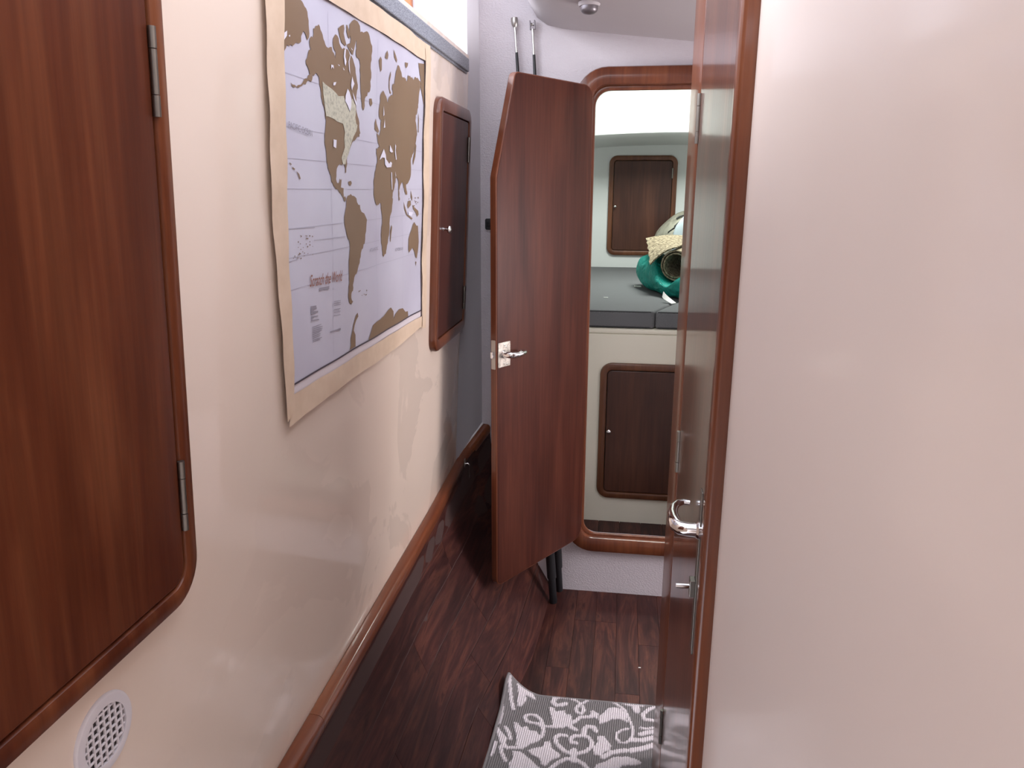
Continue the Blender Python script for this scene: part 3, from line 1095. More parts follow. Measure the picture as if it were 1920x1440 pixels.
LAND = [
    ['A', (530, 515), (575, 505), (585, 380), (620, 345), (665, 325), (690, 400), (720, 470), (745, 560), (770, 630), (840, 632), (870, 720), (888, 785), (895, 700), (860, 620), (855, 570), (890, 460), (915, 480), (940, 580), (960, 630), (1000, 645), (1045, 660), (1085, 740), (1130, 800), (1150, 870), (1165, 980), (1185, 1100), (1195, 1190), (1175, 1270), (1168, 1340), 'C', (1163, 60), (1170, 150), (1195, 240), (1200, 340), (1215, 430), (1200, 480), (1150, 500), (1110, 530), (1080, 600), (1055, 700), (1030, 780), (1025, 960), (1012, 960), (1005, 850), (965, 860), (920, 870), (900, 960), (895, 1050), (905, 1090), (935, 1090), (945, 1040), (970, 1040), (965, 1100), (960, 1160), (995, 1170), (1000, 1290), (1025, 1310), (1020, 1350), (1000, 1340), (960, 1240), (910, 1180), (860, 1140), (830, 1080), (825, 1010), (805, 960), (780, 900), (765, 820), (760, 700), (745, 600), (740, 500), (745, 400), (755, 300), (745, 200), (735, 100), (710, 30), 'A', (690, 1308), (680, 1180), (665, 1080), (640, 1010), (600, 1000), (570, 1000), (560, 1080), (520, 1080), (440, 1130), (400, 1165), (340, 1170), (290, 1160), (275, 1110), (300, 1140), (370, 1145), (430, 1110), (490, 1060), (525, 1010), (520, 960), (500, 900), (475, 860), (470, 810), (500, 740), (510, 680), (545, 670), (530, 620)],
    ['A', (925, 380), (965, 345), (1000, 330), (1010, 380), (1000, 450), (1015, 520), (1035, 600), (1020, 620), (970, 570), (950, 500)],
    ['A', (1035, 330), (1050, 340), (1080, 430), (1085, 520), (1060, 500), (1040, 430)],
    ['A', (1080, 330), (1110, 285), (1145, 262), (1190, 290), (1220, 350), (1228, 430), (1200, 500), (1170, 560), (1150, 640), (1130, 740), (1110, 730), (1060, 640), (1040, 600), (1090, 580), (1100, 520), (1080, 460)],
    ['A', (1195, 500), (1225, 435), (1265, 440), (1305, 420), (1330, 450), (1350, 540), (1375, 620), (1370, 750), (1365, 850), (1375, 980), (1365, 1100), (1365, 1220), (1310, 1300), (1290, 1380), (1280, 1470), (1272, 1490), (1250, 1440), (1240, 1330), (1235, 1180), (1235, 1000), (1225, 830), (1185, 780), (1170, 680), (1175, 600)],
    ['A', (1355, 1330), (1385, 1330), (1395, 1400), (1375, 1435), (1358, 1400)],
    ['A', (150, -200), (330, -170), (400, 0), (440, 50), (480, 110), (505, 220), (515, 330), (525, 450), (520, 500), (490, 540), (480, 500), (460, 440), (420, 450), (405, 560), (380, 580), (340, 570), (290, 620), (270, 600), (220, 600), (190, 680), (175, 770), (160, 800), (145, 700), (140, 560), (150, 400)],
    ['C', (350, 935), (390, 980), (410, 1045), (395, 1045), (375, 990)],
    ['C', (300, 880), (335, 910), (330, 925), (300, 905)],
    ['C', (260, 820), (290, 845), (285, 858), (262, 835)],
    ['E', (1030, 60), (1040, -10), (1050, -26), (1085, -50), (1140, -10), (1165, 60), (1205, 100), (1225, 190), (1280, 245), (1305, 300), (1295, 400), (1280, 500), (1270, 620), (1230, 700), (1215, 800), (1190, 910), (1170, 1000), (1145, 1040), (1125, 1130), (1115, 1180), (1115, 1260), (1095, 1300), (1095, 1350), (1120, 1400), (1100, 1440), (1075, 1430), (1060, 1360), (1060, 1250), (1062, 1100), (1060, 900), (1070, 750), (1070, 580), (1035, 500), (1015, 400), (1005, 320), (1015, 200), (1030, 120)],
    ['C', (1050, 1085), (1085, 1070), (1097, 1100), (1085, 1135), (1060, 1125)],
    ['B', (520, 1220), (545, 1270), (575, 1330), (590, 1385), (610, 1300), (655, 1290), (665, 1250), (650, 1200), (660, 1130), (680, 1150), (690, 1050), (700, 960), (720, 880), (745, 900), (770, 970), (780, 1030), (810, 1040), (830, 1050), (845, 1100), (855, 1060), (865, 1010), (900, 1045), (920, 1040), (940, 1080), (960, 1040), (1000, 1045), (1025, 1090), (1045, 1130), (1035, 1180), (1020, 1240), 'D', (1005, 20), (1000, 80), (985, 150), (960, 180), (955, 260), (975, 370), (985, 450), (965, 560), (945, 650), (920, 720), (905, 760), (905, 850), (910, 950), (905, 1020), (885, 1080), (870, 1110), (850, 1110), (860, 1200), (870, 1260), (850, 1260), (830, 1180), (800, 1090), (770, 1140), (755, 1200), (760, 1290), (770, 1330), (755, 1340), (745, 1250), (745, 1120), (730, 1050), (705, 1020), (695, 1090), (680, 1160), (655, 1235), (650, 1300), 'F', (660, 20), (650, 150), (625, 250), (620, 400), (600, 550), (585, 650), (570, 760), (540, 800), (525, 780), (520, 700), (510, 560), (510, 450), (520, 300), (505, 180), (500, 100), (480, 75), (440, 105), (425, 80), (410, 30), 'D', (405, 1300), (395, 1200), (395, 1060), (410, 950), (430, 850), (445, 780), (430, 700), (430, 625), (475, 630), (460, 570), (450, 490), (440, 430), (470, 470), (480, 420), (490, 380), (500, 250), (470, 200), (470, 100), (485, 0), 'B', (485, 1280)],
    ['D', (430, 230), (440, 300), (470, 400), (460, 425), (415, 380), (415, 290)],
    ['B', (475, 760), (492, 800), (495, 940), (480, 970), (465, 900), (455, 810)],
    ['B', (570, 680), (585, 740), (575, 800), (535, 780), (545, 720)],
    ['B', (660, 665), (690, 740), (712, 810), (705, 845), (670, 770)],
    ['B', (625, 960), (630, 1010), (612, 1100), (615, 1200), (640, 1260), (620, 1260), (600, 1180), (602, 1050)],
    ['B', (815, 840), (860, 850), (855, 890), (835, 920), (820, 890)],
    ['B', (1018, 850), (1095, 865), (1092, 1368), (1080, 1420), (1060, 1300), (1040, 1180), (1045, 1100), (1030, 980)],
    ['D', (960, 560), (978, 600), (965, 750), (935, 860), (928, 800), (950, 680)],
    ['D', (1000, 150), (1012, 250), (1010, 420), (1000, 420)],
    ['F', (645, 370), (655, 400), (640, 520), (632, 600), (625, 590), (628, 450)],
    ['F', (930, 370), (950, 330), (975, 380), (995, 380), (1005, 500), (1012, 600), (1005, 720), (990, 820), (975, 810), (955, 730), (930, 680), (885, 745), (878, 700), (880, 560), (900, 480), (915, 440)],
    ['F', (975, 860), (988, 870), (980, 930)],
    ['F', (825, 60), (850, 150), (870, 230), (930, 280), (920, 300), (860, 240), (835, 160)],
    ['F', (880, 50), (910, 40), (915, 100), (880, 150), (870, 110)],
    ['F', (930, 100), (960, 140), (1000, 180), (1005, 230), (985, 260), (965, 200), (940, 160)],
    ['D', (912, 1200), (930, 1290), (928, 1345), (912, 1290)],
    ['H', (320, 712), (350, 600), (375, 500), (430, 450), (480, 420), (540, 370), (590, 300), (630, 260), (665, 310), (670, 370), (668, 420), (690, 350), (740, 285), (800, 270), (840, 320), (875, 310), (880, 385), (700, 512), (540, 600), (400, 670)],
    ['H', (175, 330), (185, 380), (160, 430), (140, 500), (130, 570), (155, 630), (160, 785), (75, 835), (95, 770), (90, 680), (115, 560), (125, 480), (150, 370)],
    ['E', (226, 1330), (260, 1350), (262, 1440), (255, 1520), (240, 1580), (215, 1500)],
]
for poly in LAND:
    pts = clean(tr(poly))
    if len(pts) > 40 or len(pts) > 20:
        pts = jag(pts)
    try:
        sheet('landmass', pts, 0.0064, 'foil', world_map)
    except Exception as ex:
        print('land', ex)
sheet('scratched_land', clean(tr(['C', (705, -270), (760, -220), (830, -170), (880, -120), (920, -70), (985, -75), (1010, 20), (1060, 140), (1075, 60), (1090, -20), (1110, -40), (1130, 20), (1150, 60), (1150, 150), (1140, 210), (1150, 300), (1170, 320), (1150, 400), (1110, 470), (1080, 560), (1050, 700), (1020, 780), (1010, 850), (980, 850), (960, 760), (975, 700), (1000, 620), (990, 500), (1000, 420), (975, 300), (900, 270), (850, 230), (780, 200), (755, 200), (745, 130), (730, 30), (715, -100)])), 0.0071, 'scratched', world_map)
WATER = [
    ['A', (1000, 670), (1020, 660), (1010, 760), (1025, 830), (1010, 890), (1000, 860), (990, 760)],
    ['A', (1085, 740), (1065, 830), (1075, 1000), (1060, 940), (1055, 830), (1075, 750)],
    ['A', (1105, 1030), (1120, 1090), (1135, 1130), (1105, 1190), (1095, 1220), (1085, 1150), (1095, 1080)],
    ['A', (1035, 1195), (1060, 1240), (1085, 1330), (1080, 1440), (1060, 1500), (1030, 1420), (1000, 1360), (1005, 1290)],
    ['A', (1105, 1240), (1125, 1290), (1160, 1390), (1155, 1430), (1120, 1330)],
    ['A', (820, 870), (850, 880), (855, 930), (835, 900), (820, 930)],
    ['A', (850, 1110), (885, 1105), (870, 1150), (845, 1150)],
    ['A', (905, 860), (935, 885), (925, 890)],
    ['A', (975, 905), (998, 945), (985, 945)],
    ['A', (1090, 640), (1115, 670), (1105, 675)],
    ['A', (155, 450), (205, 410), (205, 480), (165, 545), (150, 540)],
    ['A', (230, 475), (245, 465), (245, 492), (232, 492)],
    ['D', (480, 740), (520, 640), (545, 720), (550, 780), (590, 840), (610, 810), (630, 830), (620, 885), (560, 890), (535, 850), (530, 760), (500, 755), (465, 790)],
    ['D', (605, 590), (620, 620), (648, 680), (625, 690), (598, 670)],
    ['D', (680, 575), (692, 600), (685, 660), (700, 780), (688, 790), (675, 680)],
    ['D', (618, 950), (630, 960), (640, 1190), (632, 1190), (622, 1080)],
    ['D', (678, 940), (692, 1000), (686, 1025)],
    ['D', (522, 60), (532, 180), (518, 200)],
    ['D', (535, 240), (542, 350), (522, 355)],
    ['C', (850, 510), (890, 520), (885, 630), (850, 610)],
    ['F', (875, 190), (930, 200), (915, 250), (880, 240)],
]
for poly in WATER:
    sheet('inlet', clean(tr(poly)), 0.0078, 'halo', world_map)


def strip(p, q, w, mat, name, off=0.0060):
    a, b = Vector(tr(p)[0]), Vector(tr(q)[0])
    n_ = Vector((-(b - a).y, (b - a).x)).normalized() * w / 2
    sheet(name, [tuple(a - n_), tuple(b - n_), tuple(b + n_), tuple(a + n_)], off, mat, world_map)


# latitude lines
for z in (1.345, 1.395, 1.44, 1.50, 1.545, 1.59, 1.665):
    sheet('graticule_line', [(MY0 + .004, zl(z)), (MY1 - .004, zl(z)), (MY1 - .004, zl(z + .0009)), (MY0 + .004, zl(z + .0009))], 0.0059, 'map_line', world_map)
for y in (1.30, 1.55, 1.75):
    sheet('graticule_line', [(y, zl(MZ0 + .01)), (y + .0008, zl(MZ0 + .01)), (y + .0008, zl(MZ1 - .02)), (y, zl(MZ1 - .02))], 0.0059, 'map_line', world_map)
# tiny islands
rs = random.Random(9)
for tl, cx, cy, sx, sy, n in (('E', 215, 640, 40, 180, 16), ('E', 480, 640, 100, 130, 26), ('E', 400, 800, 80, 40, 10), ('F', 950, 60, 60, 60, 10), ('F', 240, 1290, 60, 40, 6)):
    for _ in range(n):
        px_, py_ = cx + rs.uniform(-sx, sx), cy + rs.uniform(-sy, sy)
        r_ = rs.uniform(6, 13)
        pts = [(px_ + r_ * .6 * math.cos(a), py_ + r_ * math.sin(a)) for a in (0.3, 1.4, 2.6, 3.9, 5.2)]
        sheet('islet', tr([tl] + pts), 0.0064, 'foil', world_map)


def lettering(name, text, p, q, height, mat, shear=0.0, bold=0.0):
    """words printed between two points of the sheet, p = start of the baseline, q = its end"""
    a, b = Vector(p), Vector(q)
    cu = bpy.data.curves.new(name, 'FONT')
    cu.body = text
    cu.size = 1.0
    cu.shear = shear
    cu.offset = bold
    cu.resolution_u = 3
    to = bpy.data.objects.new('tmp', cu)
    COL.objects.link(to)
    bpy.context.view_layer.update()
    me = bpy.data.meshes.new_from_object(to.evaluated_get(bpy.context.evaluated_depsgraph_get()))
    bpy.data.objects.remove(to)
    bpy.data.curves.remove(cu)
    xs_ = [v.co.x for v in me.vertices]
    x0_, x1_ = min(xs_), max(xs_)
    d = (b - a)
    L = d.length
    d.normalize()
    up = Vector((-d.y, d.x))
    for v in me.vertices:
        s = (v.co.x - x0_) / (x1_ - x0_) * L
        w = a + d * s + up * (v.co.y * height)
        v.co = Vector((w.x, w.y, 0.0073 + ripple(w.x, w.y)))
    return link(name, me, mat, world_map, smooth=False)


lettering('lettering', 'Scratch the World', tr(['E', (545, 1205)])[0], tr(['E', (965, 1120)])[0], 0.028, 'map_text', 0.30, 0.006)
lettering('lettering', 'PACIFIC OCEAN', tr(['C', (240, 355)])[0], tr(['C', (555, 475)])[0], 0.014, 'map_grey')
lettering('lettering', 'ATLANTIC', tr(['F', (330, 735)])[0], tr(['F', (460, 705)])[0], 0.010, 'map_grey')
lettering('lettering', 'OCEAN', tr(['F', (690, 725)])[0], tr(['F', (800, 705)])[0], 0.010, 'map_grey')
# unreadable small print: short ruled bars
for i in range(8):
    strip(['G', (470, 95 + i * 20 + (i > 4) * 10)], ['G', (500 + rs.uniform(0, 60), 82 + i * 20 + (i > 4) * 10)], 0.0028 if i < 4 else 0.0016, 'map_grey', 'small_print', 0.0066)
for i in range(9):
    strip(['G', (485, 320 + i * 21)], ['G', (560 + rs.uniform(0, 35), 285 + i * 21)], 0.0012, 'map_grey', 'small_print', 0.0066)
for i, yy in enumerate((30, 50, 75, 120, 150, 190)):
    strip(['G', (715, yy)], ['G', (790, yy - 14)], 0.0011, 'map_grey', 'small_print', 0.0066)
for i in range(2):
    strip(['E', (668, 1228 + 20 * i)], ['E', (792, 1204 + 20 * i)], 0.0022, 'map_grey', 'small_print', 0.0066)
strip(['G', (675, 375)], ['G', (795, 338)], 0.0032, 'map_grey', 'small_print', 0.0066)
for a_, b_, c2, d2 in ((180, 430, 600, 402), (590, 575, 1020, 525), (180, 890, 400, 835)):
    strip(['E', (a_, b_)], ['E', (c2, d2)], 0.0011, 'map_line', 'graticule_line', 0.0062)


def tape(pts, off):
    t = sheet('masking_tape', pts, off, 'tape', world_map, 0.02)
    me = t.data
    for v in me.vertices:
        v.co.z += 0.0010 * math.sin(60 * v.co.y + 20 * v.co.x) * math.sin(40 * v.co.x)
    return t


tape([(1.064, zl(1.845)), (1.062, zl(1.50)), (1.094, zl(1.139)), (1.120, zl(1.150)), (1.121, zl(1.30)), (1.1185, zl(1.5)), (1.121, zl(1.845))], 0.0090)
tape([(1.100, zl(1.128)), (1.13, zl(1.131)), (1.355, zl(1.136)), (1.685, zl(1.136)), (1.90, zl(1.150)), (1.952, zl(1.146)), (1.955, zl(1.178)), (1.118, zl(1.178))], 0.0080)
tape([(1.917, zl(1.145)), (1.958, zl(1.140)), (1.965, zl(1.5)), (1.962, zl(1.83)), (1.916, zl(1.83))], 0.0095)
tape([(1.066, zl(1.798)), (1.962, zl(1.802)), (1.962, zl(1.842)), (1.066, zl(1.842))], 0.0085)

# ------------------------------------------------------------------ fishing rods
def rod(foot, tip, grip_r, label, turned):
    foot, tip = Vector(foot), Vector(tip)
    d = tip - foot
    L = d.length
    ax = d.normalized()
    side = Vector((1, 0, 0)) - ax * ax.x
    side.normalize()
    fwd = ax.cross(side)
    mw = mat_axes(foot, side, fwd, ax)
    r = empty('fishing_rod', mw)
    tag(r, label, 'fishing rod', 'fishing rods behind the open door')
    tube('butt_grip', [(0, 0, 0.0), (0, 0, 0.003), (0, 0, 0.10), (0, 0, 0.101), (0, 0, 0.42)], [grip_r * .9, grip_r, grip_r * .95, grip_r * 1.18, grip_r * 1.12], 'black', r, n=16)
    tube('blank', [(0, 0, 0.42), (0, 0, L - 0.20), (0, 0, L - 0.10)], [0.009, 0.0056, 0.0045], 'black_gloss', r, n=12)
    for h in (0.85, 1.25, 1.62, 1.84):
        if h < L - .12:
            g = tube('line_guide', [(0.0, 0, h), (-0.010 if turned else 0.004, -0.012, h + .004), (-0.014 if turned else 0.004, -0.014, h + .010), (-0.004, -0.004, h + .018)], 0.0016, 'brass_dull', r, n=8)
    tip_o = tube('tip_ferrule', [(0, 0, L - 0.105), (0, 0, L - 0.06), (0, 0, L - 0.028)], [0.0052, 0.0046, 0.0056], 'chrome', r, n=12)
    if turned:
        b = tube('roller_tip', [(0, 0, L - 0.030), (0, 0, L - 0.022), (0, 0, L - 0.010), (0, 0, L)], [0.005, 0.010, 0.012, 0.011], 'steel', r, n=14)
    else:
        for s in (-1, 1):
            b = box('roller_tip_cheek', s * 0.0075 - 0.0018, -0.007, L - 0.030, s * 0.0075 + 0.0018, 0.007, L - 0.002, 'lamp_grey', r, bevel=0.0012)
        wmw = Matrix.Translation((0, 0, L - 0.014)) @ Matrix.Rotation(math.pi / 2, 4, 'Y')
        w = lathe('roller', [(0.0055, -0.005), (0.0035, 0), (0.0055, 0.005)], 'steel', r, n=12)
        w.matrix_local = wmw
    return r


rod((-0.208, 2.545, 0.0), (-0.376, 2.630, 2.036), 0.0145, 'leftmost fishing rod behind the open door, its tip turned sideways', True)
rod((-0.193, 2.634, 0.0), (-0.318, 2.634, 2.030), 0.0135, 'fishing rod with a forked chrome roller tip behind the open door', False)

# small things on walls
sw = empty('light_switch', mat_axes((-0.464, DB, 1.384), (1, 0, 0), (0, 0, 1), (0, -1, 0)))
tag(sw, 'small black switch on the white bulkhead at the open door edge', 'switch')
panel('switch_body', rrect(-0.014, -0.019, 0.014, 0.019, 0.006, 4), 0, 0.011, 'black', sw, b=0.003)
panel('rocker', rrect(-0.008, -0.008, 0.008, 0.008, 0.002, 2), 0.011, 0.014, 'black_gloss', sw, b=0.001)
rx, rz = rail_path(2.463)
hk = empty('hook_latch', Matrix.Translation((rx + 0.0302, 2.463, rz - 0.012)))
tag(hk, 'small chrome hook hanging from the far end of the wooden rail', 'hook')
box('hook_plate', -0.0005, -0.008, -0.020, 0.0022, 0.008, 0.014, 'steel', hk, bevel=0.0008)
tube('hook_eye', [(0.001, 0, -0.004), (0.012, 0, -0.002), (0.017, 0, -0.006), (0.016, 0, -0.012)], 0.0026, 'chrome', hk, n=10)
tube('hook_pin', [(0.016, 0, -0.010), (0.0165, 0, -0.036), (0.0168, 0, -0.048), (0.017, 0, -0.058)], [0.0014, 0.0014, 0.003, 0.0006], 'chrome', hk, n=10)

lz = 2.004
lp = at_z((1105, 2), 1.996)
lamp = empty('ceiling_light', Matrix.Translation((lp[0], lp[1], 1.993)))
tag(lamp, 'small dull metal dome light under the grey ceiling', 'light')
lathe('base_ring', [(0.030, 0.0), (0.030, -0.006), (0.027, -0.010), (0.0005, -0.010)], 'ceiling', lamp, n=24)
lathe('dome', [(0.024, -0.009), (0.0235, -0.018), (0.021, -0.024), (0.014, -0.029), (0.0005, -0.031)], 'lamp_grey', lamp, n=24)

# ------------------------------------------------------------------ things on the berth
CT = 1.0245
# teal sack
bm = bmesh.new()
bmesh.ops.create_icosphere(bm, subdivisions=5, radius=1.0)
A, B = Vector((0.150, 3.93, CT + 0.085)), Vector((0.285, 3.46, CT + 0.072))
RC = Vector(at_y((1267, 497), 3.60))
rax = Vector((0.30, 0.95, 0.05)).normalized()
RR = 0.076
axv = (B - A).normalized()
sd = axv.cross(Vector((0, 0, 1))).normalized()
for v in bm.verts:
    c = v.co.copy()
    a = math.atan2(c.z, c.y)
    e = abs(c.x) ** 2.6
    rr = math.sqrt(max(0, 1 - c.x * c.x)) ** 0.62
    wr = 1 + 0.030 * math.sin(7 * a + 5 * c.x) * (0.4 + abs(c.x)) + 0.03 * math.sin(9 * c.x + 2.0 * math.sin(2 * a)) + 0.018 * math.sin(15 * a - 9 * c.x)
    R = (0.092 - 0.008 * c.x) * rr * wr * (1.08 - 0.10 * math.exp(-((c.x - .05) / .16) ** 2))
    p = (A + B) / 2 + axv * (c.x * ((B - A).length / 2 + 0.085)) + sd * (math.cos(a) * R * 1.05) + Vector((0, 0, math.sin(a) * R))
    # the rolled rug dents the sack
    along = (p - RC).dot(rax)
    if along > -0.16:
        foot = RC + rax * along
        rad = p - foot
        if rad.length < RR + 0.010:
            p = foot + Vector((rad.x * 0.6, rad.y * 0.6, -abs(rad.z) - 0.02)).normalized() * (RR + 0.010)
    p.z = max(p.z, CT + 0.001 + 0.004 * (1 - abs(c.x)))
    v.co = p
sack = empty('stuff_sack', Matrix.Translation(((A + B) / 2).xy.to_3d() + Vector((0, 0, CT))))
tag(sack, 'teal nylon stuff sack with white webbing on the grey berth', 'sack')
for _ in range(8):
    bmesh.ops.smooth_vert(bm, verts=bm.verts[:], factor=0.5, use_axis_x=True, use_axis_y=True, use_axis_z=True)
adopt(link('sack_body', from_bm('sack_body', bm), 'teal'), sack)
w0 = at_y((1243, 548), 3.46)
w1 = at_z((1252, 567), CT + 0.004)
v = []
for i in range(7):
    t = i / 6
    p0 = Vector(at_y((1244 + 24 * t, 546 + 22 * t ** 0.8), 3.37 - 0.05 * t))
    p1 = Vector(at_y((1241.5 + 18 * t, 557 + 12 * t ** 0.7), 3.355 - 0.05 * t))
    for p in (p0, p1):
        p.z = max(p.z, CT + 0.003)
        v += [tuple(p)]
f = [(2 * i, 2 * i + 1, 2 * i + 3, 2 * i + 2) for i in range(6)]
me = mesh('webbing_strap', v, f)
bm = bmesh.new()
bm.from_mesh(me)
bmesh.ops.solidify(bm, geom=bm.faces[:], thickness=0.002)
adopt(link('webbing_strap', from_bm('webbing_strap', bm), 'white_tag'), sack)
tg = at_z((1197, 537), CT + 0.002)
adopt(box('white_tag', tg[0] - 0.022, tg[1] - 0.02, CT + 0.0005, tg[0] + 0.014, tg[1] + 0.02, CT + 0.004, 'white_tag', bevel=0.001), sack)

# rolled rug
rug = empty('rolled_rug', Matrix.Translation(RC))
tag(rug, 'rolled beige rug with a loose flap lying on the teal sack', 'rug')
rsd = Vector((1, 0, 0)) - rax * rax.x
rsd.normalize()
rup = rsd.cross(rax)


def spiral(r0, r1, a0, a1, n, th):
    pts_ = []
    for i in range(n + 1):
        t = i / n
        a = a0 + (a1 - a0) * t
        r = r0 + (r1 - r0) * t
        pts_.append((r * math.cos(a), r * math.sin(a)))
    return pts_


sp = spiral(0.052, 0.074, math.radians(60), math.radians(60 + 700), 70, 0.007)
# the last lap leaves the roll on its upper left as a flap
lx, ly = sp[-1]
sp = [p for p in sp]
th = 0.0065


def thick(path):
    o_, i_ = [], []
    for i, p in enumerate(path):
        a, b = Vector(path[max(i - 1, 0)]), Vector(path[min(i + 1, len(path) - 1)])
        t = (b - a).normalized()
        n_ = Vector((-t.y, t.x))
        o_.append(Vector(p) + n_ * th / 2)
        i_.append(Vector(p) - n_ * th / 2)
    return o_ + i_[::-1]


sec = thick(sp)
n_ = len(sec)
LEN = 0.42
verts = []
for t in (0.0, 1.0):
    for i, p in enumerate(sec):
        verts.append(tuple(RC + rsd * p.x + rup * p.y + rax * (LEN * t + 0.0015 * math.sin(i * 1.7))))
faces = [(i, (i + 1) % n_, n_ + (i + 1) % n_, n_ + i) for i in range(n_)]
h = n_ // 2
for base, flip in ((0, False), (n_, True)):
    for i in range(h - 1):
        q = (base + i, base + i + 1, base + n_ - 2 - i, base + n_ - 1 - i)
        faces.append(q[::-1] if flip else q)
adopt(obj('roll', verts, faces, 'rug'), rug)
# flap sheet: from the top of the roll towards the left, with a ragged free edge
NX, NYY = 12, 12
verts, faces = [], []
n_top = RC + rup * 0.0765 + rax * 0.004
f_top = n_top + rax * 0.40
n_free = Vector(at_y((1220, 497), 3.60))
f_free = Vector(at_y((1212, 449), 3.98))
for j in range(NYY + 1):
    tj = j / NYY
    for i in range(NX + 1):
        s = i / NX
        a = n_top.lerp(f_top, tj)
        b = n_free.lerp(f_free, tj)
        p = a.lerp(b, s) + Vector((0, 0, 1)) * (0.016 * 4 * s * (1 - s)) + Vector((0, 0, 0.012)) * math.sin(tj * 3.1) * s
        rag = 0.004 * math.sin(j * 2.3) * s
        p = p + rsd * (-rag) + rax * (0.003 * math.sin(i * 2.9) if j == 0 else 0)
        verts.append(tuple(p))
for j in range(NYY):
    for i in range(NX):
        a = j * (NX + 1) + i
        faces.append((a, a + 1, a + NX + 2, a + NX + 1))
bm = bmesh.new()
bm.from_mesh(mesh('flap', verts, faces))
bmesh.ops.solidify(bm, geom=bm.faces[:], thickness=0.006)
adopt(link('flap', from_bm('flap', bm), 'rug'), rug)


def blob(c, r, name, mat, parent, power=0.8, wob=0.03, floor_z=CT):
    bm = bmesh.new()
    bmesh.ops.create_icosphere(bm, subdivisions=4, radius=1.0)
    for v in bm.verts:
        p = v.co
        q = Vector([math.copysign(abs(x_) ** power, x_) for x_ in p])
        w = 1 + wob * math.sin(6 * p.x + 4 * p.z) * math.cos(5 * p.y)
        v.co = Vector((c[0] + q.x * r[0] * w, c[1] + q.y * r[1] * w, max(c[2] + q.z * r[2] * w, floor_z + 0.001)))
    return link(name, from_bm(name, bm), mat, parent)


gb = empty('plastic_bag', Matrix.Translation((0.42, 4.45, CT)))
tag(gb, 'greenish beige plastic bag with black print behind the rolled rug', 'bag')
adopt(blob((0.44, 4.50, CT + 0.135), (0.27, 0.22, 0.235), 'bag_body', 'bag', None, 0.85, 0.02), gb)
# black seam along the top edge and the printed strokes, laid on the bag's front
tube_pts = []


def bag_front(px):
    """front of the bag seen at a pixel: march the sight line to the bag's surface"""
    r_ = ray(px)
    for s in np.linspace(3.6, 4.6, 400):
        p = EYE + r_ * (s / r_[1])
        d = Vector(((p[0] - 0.44) / 0.27, (p[1] - 4.50) / 0.22, (p[2] - (CT + 0.135)) / 0.235))
        q = sum(abs(c_) ** (1 / 0.85) for c_ in d)
        q = sum((abs(c_) ** (1 / 0.85)) ** 2 for c_ in d)
        if q < 1.03:
            return Vector(p) + Vector((0, -0.004, 0.001))
    return Vector(EYE + r_ * (4.5 / r_[1]))


for px0, px1 in (((1252, 436), (1274, 421)), ((1262, 437), (1270, 431)), ((1264, 425), (1278, 413)), ((1268, 421), (1276, 424))):
    a, b = bag_front(px0), bag_front(px1)
    adopt(tube('black_print', [tuple(a), tuple((a + b) / 2 + Vector((0, -0.003, 0))), tuple(b)], [0.003, 0.005, 0.003], 'ink', n=6), gb)
seam_pts = [tuple(bag_front(p) + Vector((0, 0, 0.002))) for p in ((1268, 411), (1274, 407.5), (1282, 405))]
adopt(tube('black_hem', seam_pts, 0.0045, 'ink', n=8), gb)

pw = empty('pillow', Matrix.Translation((0.48, 4.10, CT)))
tag(pw, 'pale blue cloth bundle between the plastic bag and the rolled rug', 'bundle')
adopt(blob((0.500, 4.15, CT + 0.16), (0.242, 0.09, 0.27), 'pillow_body', 'pale_blue', None, 0.8, 0.03), pw)
sm = at_z((1136, 557.5), CT + 0.001)
o = box('paper_scrap', sm[0] - 0.010, sm[1] - 0.004, CT + 0.0003, sm[0] + 0.010, sm[1] + 0.004, CT + 0.0016, 'white_tag', bevel=0.0004)
tag(o, 'tiny white paper scrap lying on the grey berth cushion', 'scrap')

# ------------------------------------------------------------------ floor mat
MC = np.array([-0.298, 1.990])
MU = np.array([1.0, 0.006])
MV = np.array([-0.055, -1.0])
MV /= np.linalg.norm(MV)
W_, H_ = 0.62, 0.92
STEP = 0.0031
NU, NV = int(W_ / STEP), int(H_ / STEP)


def mat_uv(p):
    q = at_z(p, 0.012)[:2] - MC
    return np.linalg.solve(np.array([MU, MV]).T, q)


def mt(x_, y_):
    return mat_uv((900 + x_ / 5.647, 1250 + y_ / 5.647))


